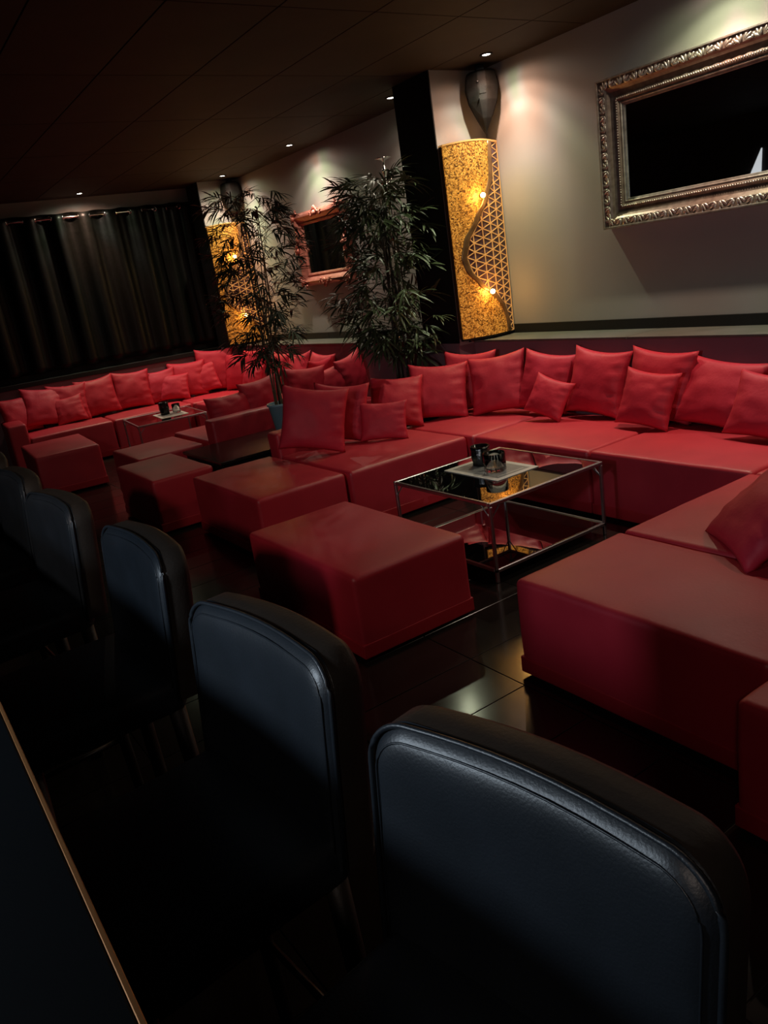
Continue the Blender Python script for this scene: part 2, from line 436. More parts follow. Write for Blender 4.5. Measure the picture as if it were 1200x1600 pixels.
# lamps on the bar side of the room (left of the picture)
def bar_lamp(loc, target, power, color, size, angle, label):
    root = empty('ceiling_spotlight', loc)
    bm = bmesh.new(); lathe(bm, [(0.045, -0.05), (0.055, -0.045), (0.055, 0.05), (0.03, 0.06), (0.01, 0.062)], 20)
    d = (Vector(target) - Vector(loc)).normalized()
    q = d.to_track_quat('-Z', 'Y')
    bmesh.ops.rotate(bm, verts=bm.verts, cent=(0, 0, 0), matrix=q.to_matrix()); obj('housing', bm, 'darkmetal', root, True)
    bm = bmesh.new(); lathe(bm, [(0.001, -0.0515), (0.040, -0.051), (0.042, -0.049)], 20)
    bmesh.ops.rotate(bm, verts=bm.verts, cent=(0, 0, 0), matrix=q.to_matrix()); obj('lens', bm, 'coollens', root, True)
    bm = bmesh.new(); tube(bm, [(0, 0, 0.055), (0, 0, C - loc[2] - 0.001)], 0.008, 8); obj('drop_rod', bm, 'darkmetal', root, True)
    L = bpy.data.lights.new('lamp_light', 'SPOT'); L.energy = power; L.color = color; L.shadow_soft_size = size
    L.spot_size = math.radians(angle); L.spot_blend = 1.0
    o = bpy.data.objects.new('lamp_light', L); COL.objects.link(o); o.parent = root; o.location = d * 0.07; o.rotation_euler = q.to_euler()
    tag(root, label, 'spotlight', 'spotlights over the bar')
bar_lamp((-1.10, 1.72, 2.15), (1.55, 4.7, 0.3), SIDE_POWER, (1.0, 0.82, 0.70), 0.05, 78, 'spotlight over the bar, out of frame, aimed at the red ottomans')
bar_lamp((-1.05, 1.30, 1.64), (0.42, 1.45, 0.95), BAR_POWER, (0.74, 0.87, 1.0), 0.10, 125, 'cool spotlight over the bar, out of frame, aimed at the bar stools')

bar_lamp((-1.10, -0.75, 2.45), (1.8, 1.1, 0.2), 22.0, (1.0, 0.80, 0.68), 0.12, 80, 'added dim fill light over the near end of the bar, out of frame')  # added fill lamp, brightens the black side faces of the lower right seats

# white lit fitting on the far side of the bar, seen only in the silver mirror
root = empty('lit_panel', (-2.19, 6.65, 2.03))
bm = bmesh.new()
f = [(0.22, 0.0), (0.02, 0.0), (0.0, 0.42)]
vs0 = [bm.verts.new((0.0, y, z)) for y, z in f]; vs1 = [bm.verts.new((0.03, y, z)) for y, z in f]
bm.faces.new(vs0[::-1]); bm.faces.new(vs1)
for i in range(3): bm.faces.new((vs0[i], vs0[(i + 1) % 3], vs1[(i + 1) % 3], vs1[i]))
bmesh.ops.recalc_face_normals(bm, faces=bm.faces[:])
obj('panel', bm, 'litwhite', root)
obj('shelf', boxbm(0.0, 0.12, -0.24, 0.24, -0.03, -0.002), 'litwhite', root)
tag(root, 'white lit wall panel seen as a reflection in the silver-framed mirror', 'light')

# ------------------------------------------------------------------ sofa modules
def module(name, x0, x1, y0, y1, top, label, cat, group, seed, back=None, back_h=0.575, back_t=0.17, r=0.024, rot=0.0, pivot=None):
    cx, cy = (x0 + x1) / 2, (y0 + y1) / 2
    root = empty(name, (cx, cy, 0), rot)
    if pivot: root.location = (pivot[0], pivot[1], 0)
    sx, sy = x1 - x0 - 0.008, y1 - y0 - 0.008
    obj('seat_cover', softbox(sx, sy, 0.02, top, r=r, seed=seed), 'red', root, True)
    obj('hem', softbox(sx + 0.006, sy + 0.006, 0.018, 0.086, r=0.006, puff=0, wrinkle=0.002, n=8, seed=seed + 50), 'red_hem', root, True)
    for dx in (-1, 1):
        for dy in (-1, 1):
            bm = bmesh.new(); lathe(bm, [(0.018, 0.0), (0.024, 0.022)], 10, (dx * (sx / 2 - 0.07), dy * (sy / 2 - 0.07), 0.0))
            obj('foot', bm, 'darkmetal', root)
    if back:
        if back in ('+y', '-y'):
            s = 1 if back == '+y' else -1
            bm = softbox(sx, back_t, 0.02, back_h, r=0.028, puff=0.004, seed=seed + 9)
            bmesh.ops.translate(bm, verts=bm.verts, vec=(0, s * (sy / 2 + back_t / 2 + 0.004), 0))
        else:
            s = 1 if back == '+x' else -1
            bm = softbox(back_t, sy, 0.02, back_h, r=0.028, puff=0.004, seed=seed + 9)
            bmesh.ops.translate(bm, verts=bm.verts, vec=(s * (sx / 2 + back_t / 2 + 0.004), 0, 0))
        obj('backrest', bm, 'red', root, True)
    tag(root, label, cat, group)
    return root

GA, GO = 'red sofa modules', 'loose red ottomans'
module('ottoman', 1.46, 2.09, 2.64, 3.69, 0.40, 'red leather ottoman standing alone between the near glass table and bar stools', 'ottoman', GO, 1)
module('ottoman', 1.83, 2.455, 1.05, 2.07, 0.415, 'red ottoman at the right, its seam against the bench with a lying cushion', 'ottoman', GO, 2)
module('ottoman', 1.62, 2.25, 0.0, 1.035, 0.415, 'red ottoman cut off by the right edge of the picture', 'ottoman', GO, 3)
module('ottoman', 1.76, 2.40, 4.18, 5.26, 0.41, 'red ottoman pushed against the end of the near left sofa arm', 'ottoman', GO, 4)
module('ottoman', 1.53, 2.015, 5.45, 6.36, 0.41, 'dim red ottoman at the near left corner of the black sideboard', 'ottoman', GO, 5)
module('ottoman', 1.73, 2.33, 6.40, 7.17, 0.41, 'dim red ottoman in front of the far glass table', 'ottoman', GO, 6)
module('ottoman', 1.21, 1.82, 7.78, 8.83, 0.41, 'red ottoman standing at the far left beyond the bar stools', 'ottoman', GO, 7, rot=-0.06)
# near seating group
module('sofa_module', 2.465, 3.41, 1.05, 2.07, 0.415, 'red bench seat at the right edge with one cushion lying on it', 'sofa', GA, 11, back='-y')
module('sofa_module', 2.415, 3.41, 4.16, 5.14, 0.41, 'red bench forming the left arm of the near sofa, with low back', 'sofa', GA, 12, back='+y')
module('sofa_module', 3.42, 4.24, 4.12, 4.945, 0.41, 'red corner seat of the near sofa below the black pillar', 'sofa', GA, 13)
module('sofa_module', 3.42, 4.24, 3.085, 4.115, 0.41, 'red wall bench next to the corner seat behind the near glass table', 'sofa', GA, 14)
module('sofa_module', 3.42, 4.24, 2.06, 3.08, 0.41, 'red wall bench to the right of the near glass table, under the silver mirror', 'sofa', GA, 15)
module('sofa_module', 3.42, 4.24, 1.03, 2.055, 0.41, 'red wall bench cut off at the right edge, beyond the lying cushion', 'sofa', GA, 16)
# far seating group
module('sofa_module', 2.385, 3.36, 6.47, 7.35, 0.41, 'red bench of the far sofa with its low back turned to the viewer', 'sofa', GA, 21, back='-y', back_h=0.595)
module('sofa_module', 3.37, 4.24, 6.47, 7.35, 0.41, 'red corner seat of the far sofa next to the dark planter', 'sofa', GA, 22)
module('sofa_module', 3.30, 4.24, 7.36, 8.28, 0.41, 'red wall bench of the far sofa under the copper-framed mirror', 'sofa', GA, 23)
module('sofa_module', 3.30, 4.24, 8.285, 9.085, 0.41, 'red wall bench of the far sofa next to the far corner', 'sofa', GA, 24)
def back_module(x0, x1, label, seed, y0=9.10, y1=9.82, back=None):
    p = backpt((x0 + x1) / 2, (y0 + y1) / 2)
    return module('sofa_module', x0, x1, y0, y1, 0.41, label, 'sofa', GA, seed, rot=BACK_A, pivot=(p.x, p.y), back=back, back_h=0.58, back_t=0.2)
back_module(3.335, 4.06, 'red corner seat of the far sofa below the far wall lamp', 25)
back_module(2.38, 3.33, 'red bench below the curtain, behind the far glass table', 26)
back_module(1.46, 2.375, 'red bench below the left half of the curtain, with an end arm', 27, back='-x')

# ------------------------------------------------------------------ cushions
def cushion(x, y, phi, w, h, lean, label, seed, roll=0.0, z=0.412, t=None, grp='red scatter cushions', ymax=None, ymin=None, back=False):
    """x,y = middle of the lower edge; phi = direction the front looks at (degrees)"""
    t = t or 0.34 * min(w, h)
    o = obj('cushion', pillow_bm(w, h, t, seed), 'pillow', None, True)
    o.rotation_mode = 'XYZ'
    o.location = (x, y, z + t * 0.12)
    R_ = Matrix.Rotation(math.radians(phi + 90), 3, 'Z') @ Matrix.Rotation(math.radians(-lean), 3, 'X') @ Matrix.Rotation(math.radians(roll), 3, 'Y')
    o.rotation_euler = R_.to_euler('XYZ')
    # rest exactly on the seat
    zmin = min((R_ @ v.co).z for v in o.data.vertices)
    o.location.z = z - zmin + 0.001
    # keep it clear of the walls and of the low backs it leans on
    P_ = [R_ @ v.co + o.location for v in o.data.vertices]
    dx = max(0.0, max(p.x for p in P_) - (XL - 0.004)); o.location.x -= dx; P_ = [p - Vector((dx, 0, 0)) for p in P_]
    for ya in (4.95, 9.55):
        q = [p.y for p in P_ if p.x > 4.08 and ya - 0.4 < p.y < ya + 0.3 and y < ya]
        if q:
            dy = max(0.0, max(q) - (ya - 0.006)); o.location.y -= dy; P_ = [p - Vector((0, dy, 0)) for p in P_]
    if ymax: o.location.y -= max(0.0, max(p.y for p in P_ if p.z < 0.58) - ymax)
    if ymin: o.location.y += max(0.0, ymin - min(p.y for p in P_ if p.z < 0.60))
    if back:
        inv = Matrix.Rotation(-BACK_A, 3, 'Z')
        ov = max(0.0, max((inv @ (p - BACK_P)).y for p in P_) + BACK_P.y - 9.825)
        o.location -= Matrix.Rotation(BACK_A, 3, 'Z') @ Vector((0, ov, 0))
    tag(o, label, 'cushion', grp)
    return o
NC = 'red cushions on the near sofa'; FC = 'red cushions on the far sofa'
cushion(2.51, 4.80, -122, 0.48, 0.46, 15, 'large red cushion at the left end of the near sofa, nearest the ottoman', 1, 12, grp=NC, ymax=5.135)
cushion(2.84, 4.98, -140, 0.44, 0.44, 14, 'red cushion half hidden behind the leftmost near cushion', 2, 6, grp=NC, ymax=5.135)
cushion(3.04, 4.66, -132, 0.36, 0.29, 18, 'small red cushion on the left arm of the near sofa', 3, 3, grp=NC, ymax=5.135)
cushion(3.34, 4.92, -130, 0.43, 0.42, 26, 'red cushion behind the small one on the near left arm', 4, 4, grp=NC, ymax=5.135)
cushion(3.68, 4.82, -136, 0.48, 0.45, 20, 'red cushion in the corner, in front of the dark planter', 5, 3, grp=NC, ymax=5.135)
cushion(4.00, 4.80, -150, 0.44, 0.48, 6, 'red cushion at the very back of the near corner, top edge showing', 6, 3, grp=NC)
cushion(3.98, 4.42, -150, 0.46, 0.46, 18, 'red cushion standing at the bend of the near sofa below the wall lamp', 7, -6, grp=NC)
cushion(4.09, 4.10, -168, 0.44, 0.44, 14, 'red cushion left of the wrinkled one, behind a small cushion', 8, 8, grp=NC)
cushion(3.91, 3.93, -168, 0.33, 0.29, 24, 'small red cushion tilted on one corner in front of the wall cushions', 9, 16, grp=NC)
cushion(4.10, 3.63, -176, 0.47, 0.465, 14, 'red cushion with deep gathers along its right seam', 10, 6, grp=NC)
cushion(4.15, 3.13, 178, 0.50, 0.46, 9, 'bright pinkish red cushion behind the medium one, against the wall', 11, 4, grp=NC)
cushion(3.94, 3.11, -176, 0.39, 0.365, 20, 'medium red cushion with a shaded face beside the seat seam', 12, 6, grp=NC)
cushion(4.06, 2.70, 178, 0.54, 0.42, 24, 'broad red cushion leaning back at the right under the silver mirror', 13, 5, grp=NC)
cushion(3.90, 2.31, -178, 0.44, 0.37, 24, 'red cushion cut by the right edge, in front of the broad one', 14, 6, grp=NC)
cushion(4.13, 2.16, 180, 0.48, 0.50, 8, 'red cushion at the right edge of which only a corner shows', 15, 0, grp=NC)
cushion(2.47, 1.60, 140, 0.46, 0.46, 50, 'dark red cushion lying on the bench at the right edge', 16, 0, grp=NC)

def bcush(x, y, phi, *a, **k):
    p = backpt(x, y)
    return cushion(p.x, p.y, phi + math.degrees(BACK_A), *a, grp=FC, back=True, **k)
bcush(1.50, 9.72, -71, 0.44, 0.44, 16, 'dim red cushion at the far left arm, cut by the picture edge', 31)
bcush(1.74, 9.70, -86, 0.50, 0.48, 24, 'large dim red cushion leaning at the left end below the curtain', 32, 8)
bcush(2.02, 9.80, -99, 0.46, 0.46, 12, 'red cushion half hidden behind a small one below the curtain', 33, 3)
bcush(2.02, 9.56, -96, 0.36, 0.33, 20, 'small red cushion at the left part of the far bench', 34, -4)
bcush(2.40, 9.75, -93, 0.47, 0.47, 12, 'red cushion third from the left arm below the curtain', 35, -3)
bcush(2.80, 9.75, -95, 0.46, 0.47, 12, 'red cushion behind the candle cup of the far table', 36, 3)
bcush(3.16, 9.80, -101, 0.44, 0.42, 12, 'red cushion half hidden behind the small cushion near the curtain middle', 37, -2)
bcush(3.28, 9.60, -106, 0.38, 0.34, 18, 'small red cushion at the right half of the far bench', 38, 6)
bcush(3.50, 9.80, -107, 0.48, 0.46, 12, 'red cushion behind two small ones near the far corner', 39, 2)
bcush(3.72, 9.58, -119, 0.38, 0.38, 16, 'small red cushion with pointed ear near the far corner', 40, -10)
bcush(3.86, 9.84, -123, 0.52, 0.55, 8, 'tall bright red cushion in the far corner below the wall lamp', 41, 3)
cushion(4.04, 9.35, -150, 0.46, 0.48, 12, 'bright red cushion just right of the far corner', 42, 0, grp=FC)
cushion(4.10, 9.02, -170, 0.48, 0.50, 12, 'bright red cushion behind the leafy bamboo stems', 43, -2, grp=FC)
cushion(3.92, 8.80, -165, 0.36, 0.34, 20, 'small bright red cushion left of the bamboo stems', 44, 5, grp=FC)
cushion(4.10, 8.40, 180, 0.48, 0.46, 14, 'red cushion on the far wall bench just right of the bamboo stems', 45, 3, grp=FC)
cushion(4.08, 7.90, 178, 0.50, 0.46, 20, 'red cushion with upturned corner under the copper mirror', 46, -5, grp=FC)
cushion(4.08, 7.42, -178, 0.48, 0.46, 20, 'dim red cushion at the right end under the copper mirror', 47, 3, grp=FC)
cushion(3.80, 7.05, 120, 0.48, 0.46, 20, 'flat-lying pinkish cushion behind the row of backs', 48, -3, grp=FC)
cushion(2.72, 6.62, 95, 0.46, 0.34, -6, 'dark red cushion leaning on the far low back, left of the blue pot', 49, 0, grp=FC, ymin=6.475, t=0.2)
cushion(3.08, 6.66, 92, 0.42, 0.40, -2, 'dark red cushion directly behind the bamboo stems on the far low back', 50, 5, grp=FC, ymin=6.475, t=0.2)
cushion(3.46, 6.60, 88, 0.46, 0.42, 4, 'red cushion seen from behind, right of the bamboo stems', 51, -6, grp=FC, ymin=6.475, t=0.2)
cushion(3.80, 6.62, 80, 0.40, 0.36, 8, 'red cushion seen from behind, left of the upright dark one', 52, 10, grp=FC, ymin=6.475, t=0.2)
cushion(4.10, 6.60, 100, 0.36, 0.44, 4, 'upright dark red cushion with lit pointed corner beside the dark planter', 53, 14, grp=FC, ymin=6.475, t=0.2)

# ------------------------------------------------------------------ glass tables
def glass_table(x0, x1, y0, y1, h, label, rot=0.0):
    cx, cy = (x0 + x1) / 2, (y0 + y1) / 2
    root = empty('coffee_table', (cx, cy, 0), rot)
    a, b = (x1 - x0) / 2, (y1 - y0) / 2
    q = 0.009
    for sx in (-1, 1):
        for sy in (-1, 1):
            lx, ly = sx * (a - q), sy * (b - q)
            obj('leg', boxbm(lx - q, lx + q, ly - q, ly + q, 0.0, h - 0.02, bevel=0.003, seg=1), 'iron', root)
            bm = bmesh.new()
            tube(bm, [(lx - sx * 0.002, ly, h - 0.085), (lx - sx * 0.065, ly, h - 0.022)], 0.0035, 6)
            tube(bm, [(lx, ly - sy * 0.002, h - 0.085), (lx, ly - sy * 0.065, h - 0.022)], 0.0035, 6)
            obj('corner_brace', bm, 'iron', root)
    for nm, z in (('top_rail', h), ('shelf_rail', 0.075)):
        for s in (-1, 1):
            obj(nm, boxbm(-a, a, s * b - (2 * q if s > 0 else 0), s * b + (2 * q if s < 0 else 0), z - 0.02, z, bevel=0.003, seg=1), 'iron', root)
            obj(nm, boxbm(s * a - (2 * q if s > 0 else 0), s * a + (2 * q if s < 0 else 0), -b + 2 * q, b - 2 * q, z - 0.02, z, bevel=0.003, seg=1), 'iron', root)
    obj('glass_top', boxbm(-a + 2 * q, a - 2 * q, -b + 2 * q, b - 2 * q, h - 0.010, h - 0.002, bevel=0.001, seg=1), 'glass_black', root)
    obj('glass_shelf', boxbm(-a + 2 * q, a - 2 * q, -b + 2 * q, b - 2 * q, 0.063, 0.071, bevel=0.001, seg=1), 'glass_black', root)
    tag(root, label, 'table', 'black glass coffee tables')
    return root
glass_table(2.39, 3.23, 2.81, 3.64, 0.43, 'near square coffee table with black glass top and shelf on thin metal legs')
glass_table(2.33, 3.08, 8.10, 8.93, 0.43, 'far square coffee table with black glass top before the curtain bench', rot=-0.10)

def placemat(x, y, z, sx, sy, rot, label):
    root = empty('placemat', (x, y, z), rot)
    bw = 0.035
    bm = bmesh.new()
    box(bm, -sx, sx, -sy, -sy + bw, 0, 0.002); box(bm, -sx, sx, sy - bw, sy, 0, 0.002)
    box(bm, -sx, -sx + bw, -sy + bw, sy - bw, 0, 0.002); box(bm, sx - bw, sx, -sy + bw, sy - bw, 0, 0.002)
    obj('border', bm, 'paper_border', root)
    obj('sheet', boxbm(-sx + bw, sx - bw, -sy + bw, sy - bw, 0, 0.0017), 'paper', root)
    bm = bmesh.new(); i = 0.06
    box(bm, -sx + i, sx - i, -sy + i, -sy + i + 0.006, 0.0018, 0.0021); box(bm, -sx + i, sx - i, sy - i - 0.006, sy - i, 0.0018, 0.0021)
    obj('printed_line', bm, 'paper_border', root)
    tag(root, label, 'placemat', 'paper placemats')
    return root
placemat(2.845, 3.30, 0.4295, 0.158, 0.23, 0.0, 'grey paper placemat with pale border on the near glass table')
placemat(2.78, 8.50, 0.4295, 0.15, 0.22, -0.10, 'pale paper placemat on the far glass table')

def tumbler(x, y, z, r, h, label):
    bm = bmesh.new()
    lathe(bm, [(0.001, 0.0), (r * 0.86, 0.0), (r * 0.90, 0.004), (r, h * 0.35), (r, h), (r - 0.003, h + 0.001), (r - 0.005, h), (r - 0.005, 0.03), (r * 0.75, 0.014), (0.001, 0.012)], 32, (0, 0, 0))
    bmesh.ops.remove_doubles(bm, verts=bm.verts, dist=0.0015)
    bmesh.ops.recalc_face_normals(bm, faces=bm.faces[:])
    root = empty('tumbler', (x, y, z))
    obj('glass_wall', bm, 'glass', root, True)
    bm = bmesh.new()
    for k in range(14):
        a = 2 * PI * k / 14
        ellipsoid(bm, Vector((math.cos(a) * r * 0.91, math.sin(a) * r * 0.91, 0.016)), (0.006, 0.006, 0.013), 6, 4)
    obj('faceted_base', bm, 'glass', root, True)
    tag(root, label, 'glass', 'glass tumblers')
    return root
tumbler(2.825, 3.235, 0.4325, 0.064, 0.105, 'clear glass tumbler with faceted base on the near placemat')
tumbler(2.86, 8.50, 0.4325, 0.045, 0.10, 'clear glass tumbler on the far placemat')

def candle_cup(x, y, z, r, h, label):
    root = empty('candle_cup', (x, y, z))
    bm = bmesh.new()
    n = 36; prof = [(0.80, 0.0), (0.92, 0.06), (0.88, 0.2), (1.0, 0.5), (0.97, 0.8), (1.04, 1.0), (0.94, 1.0), (0.86, 0.5), (0.5, 0.3), (0.02, 0.3)]
    rings = []
    for pr, pz in prof:
        rings.append([bm.verts.new((r * pr * (1 + 0.045 * math.cos(9 * 2 * PI * k / n)) * math.cos(2 * PI * k / n),
                                    r * pr * (1 + 0.045 * math.cos(9 * 2 * PI * k / n)) * math.sin(2 * PI * k / n), h * pz)) for k in range(n)])
    for a, b in zip(rings, rings[1:]):
        for k in range(n): bm.faces.new((a[k], a[(k + 1) % n], b[(k + 1) % n], b[k]))
    bm.faces.new(rings[0][::-1]); bm.faces.new(rings[-1])
    obj('cup', bm, 'blackgloss', root, True)
    bm = bmesh.new(); lathe(bm, [(r * 0.5, 0.31 * h), (r * 0.5, 0.5 * h), (r * 0.1, 0.52 * h)], 16); obj('candle', bm, 'soil', root, True)
    tag(root, label, 'candle holder', 'black candle cups')
candle_cup(2.875, 3.41, 0.4325, 0.056, 0.115, 'black fluted candle cup beside the tumbler on the near table')
candle_cup(2.745, 8.56, 0.4325, 0.055, 0.135, 'black candle cup standing on the far glass table')

# black sideboard between the two seating groups
root = empty('sideboard', (2.80, 5.77, 0))
obj('top', boxbm(-0.755, 0.755, -0.40, 0.40, 0.405, 0.43, bevel=0.004), 'blackgloss', root)
obj('body', boxbm(-0.735, 0.735, -0.375, 0.375, 0.04, 0.405, bevel=0.004), 'black', root)
for i in range(3):
    obj('door', boxbm(-0.73 + i * 0.488, -0.73 + i * 0.488 + 0.48, -0.385, -0.3755, 0.06, 0.395, bevel=0.002, seg=1), 'blackgloss', root)
obj('plinth', boxbm(-0.70, 0.70, -0.34, 0.34, 0.0, 0.0395), 'black', root)
tag(root, 'low glossy black sideboard between the two red seating groups', 'sideboard')

# ------------------------------------------------------------------ bar stools and bar
def bar_stool(x, y, rz, label, tilt=6.0):
    """seat opens toward -X (the bar); x,y = middle of the front face of the backrest at its top"""
    root = empty('bar_stool', (x, y, 0), rz)
    TOP = 1.055; Bz = 0.70; hw = 0.232; th = 0.075
    n = 10
    rad = 0.062
    def outline(inset=0.0):
        pts = []
        w = hw - inset; r = max(rad - inset * 0.6, 0.02); t = TOP - inset
        pts.append((-w, Bz)); 
        for k in range(n + 1):
            a = PI - PI / 2 * k / n
            pts.append((-w + r + r * math.cos(a), t - r + r * math.sin(a)))
        for j in range(1, 8):
            f = j / 8; pts.append((-w + r + (2 * w - 2 * r) * f, t + 0.006 * math.sin(PI * f)))
        for k in range(n + 1):
            a = PI / 2 - PI / 2 * k / n
            pts.append((w - r + r * math.cos(a), t - r + r * math.sin(a)))
        pts.append((w, Bz))
        return pts
    tl = math.tan(math.radians(tilt))
    def P(yv, z, depth):       # lean away from the bar with height
        bow = 0.018 * (1 - (yv / hw) ** 2)
        return Vector((depth + bow - (TOP - z) * tl, yv, z))
    def ring(bm, inset, depth):
        return [bm.verts.new(P(a, b, depth)) for a, b in outline(inset)]
    def strip(bm, A, B, flip=False):
        for i in range(len(A) - 1):
            f = (A[i], A[i + 1], B[i + 1], B[i])
            bm.faces.new(f if not flip else f[::-1])
    # front cushion of the back: a gently bowed pad with rounded rim
    bm = bmesh.new()
    def half_width(z):
        return hw if z <= TOP - rad else hw - rad + math.sqrt(max(0.0, rad * rad - (z - (TOP - rad)) ** 2))
    zs = [Bz + (TOP - 0.08 - Bz) * i / 14 for i in range(14)] + [TOP - 0.08 * (1 - math.sin(PI / 2 * i / 18)) for i in range(19)]
    cs = [math.copysign(abs(k / 16) ** 0.6, k) for k in range(-16, 17)]
    rows = []
    for z in zs:
        h_ = half_width(z); row = []
        for c in cs:
            yv = c * h_
            if z > TOP - rad and abs(yv) > hw - rad:
                e = rad - math.hypot(abs(yv) - (hw - rad), z - (TOP - rad))
            else:
                e = min(hw - abs(yv), TOP - z)
            e = max(0.0, e)
            dp = 0.016 - 0.026 * (1 - math.exp(-e / 0.013)) + 0.0025 * noise.noise(Vector((yv * 9, z * 9, x * 7 + y)))
            zt = z + 0.006 * math.cos(PI / 2 * max(-1, min(1, yv / hw))) * max(0, (z - Bz) / (TOP - Bz)) ** 4
            row.append(bm.verts.new(P(yv, zt, dp)))
        rows.append(row)
    for A, B in zip(rows, rows[1:]):
        for i in range(len(cs) - 1): bm.faces.new((A[i], B[i], B[i + 1], A[i + 1]))
    bmesh.ops.recalc_face_normals(bm, faces=bm.faces[:])
    bk = obj('backrest', bm, 'chair', root, True)
    # piping along the front seam
    bm = bmesh.new(); tube(bm, [P(a, b, 0.006) for a, b in outline(-0.001)], 0.0042, 6)
    obj('piping', bm, 'chair', bk, True)
    bm = bmesh.new(); tube(bm, [P(a, b, -0.0032) for a, b in outline(0.016)], 0.0016, 5)
    obj('stitching', bm, 'chair', bk, True)
    # padded edge and rear
    bm = bmesh.new()
    rs = [ring(bm, 0.001, 0.010), ring(bm, -0.002, 0.03), ring(bm, -0.002, th - 0.015), ring(bm, 0.004, th - 0.004), ring(bm, 0.016, th)]
    for a, b in zip(rs, rs[1:]): strip(bm, a, b, True)
    inner = rs[-1]
    for i in range(len(inner) // 2):
        j = len(inner) - 1 - i
        if j - 1 > i + 1: bm.faces.new((inner[i], inner[j], inner[j - 1], inner[i + 1]))
        elif j - 1 == i + 1: bm.faces.new((inner[i], inner[j], inner[i + 1]))
    bmesh.ops.recalc_face_normals(bm, faces=bm.faces[:])
    obj('backrest_shell', bm, 'chair_edge', root, True)
    # seat
    bm = softbox(0.40, 0.44, 0.66, 0.75, r=0.03, puff=0.012, wrinkle=0.002, n=8, seed=5)
    bmesh.ops.translate(bm, verts=bm.verts, vec=(-0.20, 0, 0)); obj('seat', bm, 'chair', root, True)
    for sx in (-0.37, -0.03):
        for sy in (-0.19, 0.19):
            bm = bmesh.new()
            tube(bm, [(sx, sy, 0.67), (sx + (0.02 if sx > -0.2 else -0.02), sy * 1.08, 0.0)], 0.02, 8, radii=[0.022, 0.016])
            obj('leg', bm, 'chair_edge', root, True)
    bm = bmesh.new()
    z = 0.25
    pts = [(-0.383, -0.2, z), (-0.383, 0.2, z), (-0.017, 0.2, z), (-0.017, -0.2, z)]
    for a, b in zip(pts, pts[1:] + pts[:1]): tube(bm, [a, b], 0.009, 8)
    obj('footrest', bm, 'darkmetal', root, True)
    tag(root, label, 'bar stool', 'black leather bar stools along the bar')
    return root
bar_stool(0.452, 0.552, math.radians(9.0), 'nearest black leather bar stool, its curved back filling the bottom right')
bar_stool(0.425, 1.17, math.radians(5.5), 'second black leather bar stool from the front, beside the lone ottoman')
bar_stool(0.442, 1.925, math.radians(1.5), 'third black leather bar stool from the front along the bar')
bar_stool(0.395, 2.66, math.radians(6.0), 'fourth black leather bar stool from the front, near the left edge')
bar_stool(0.385, 3.33, math.radians(4.0), 'fifth black leather bar stool from the front, cut by the left picture edge')
bar_stool(0.385, 4.02, math.radians(2.0), 'last black bar stool of the row, only a sliver at the left picture edge')

root = empty('bar_counter', (-0.30, 1.2, 0))
obj('counter_top', boxbm(-0.36, 0.338, -2.6, 3.6, 1.05, 1.08, bevel=0.002), 'barwood', root)
obj('edge_strip', boxbm(0.3385, 0.344, -2.6, 3.6, 1.0665, 1.0795, bevel=0.001, seg=1), 'baredge', root)
for i in range(6):
    obj('front_panel', boxbm(0.02, 0.045, -2.6 + i * 1.03, -2.6 + i * 1.03 + 1.02, 0.08, 1.044, bevel=0.003, seg=1), 'black', root)
obj('carcass', boxbm(-0.34, 0.0195, -2.6, 3.58, 0.0, 1.044), 'darkwall', root)
tag(root, 'dark bar counter with thin copper edge at the lower left', 'bar')

# ------------------------------------------------------------------ wall lamps
S_PTS = [(1.0, .80), (.985, .80), (.93, .785), (.83, .755), (.72, .60), (.62, .40), (.52, .205), (.43, .135), (.36, .185), (.27, .38), (.21, .62), (.15, .77), (.07, .85), (0.0, .87)]
def s_at(v):
    for (a, ua), (b, ub) in zip(S_PTS, S_PTS[1:]):
        if b <= v <= a:
            f = (v - b) / (a - b) if a > b else 0
            f = f * f * (3 - 2 * f) * 0.5 + f * 0.5
            return ub + (ua - ub) * f
    return S_PTS[-1][1]

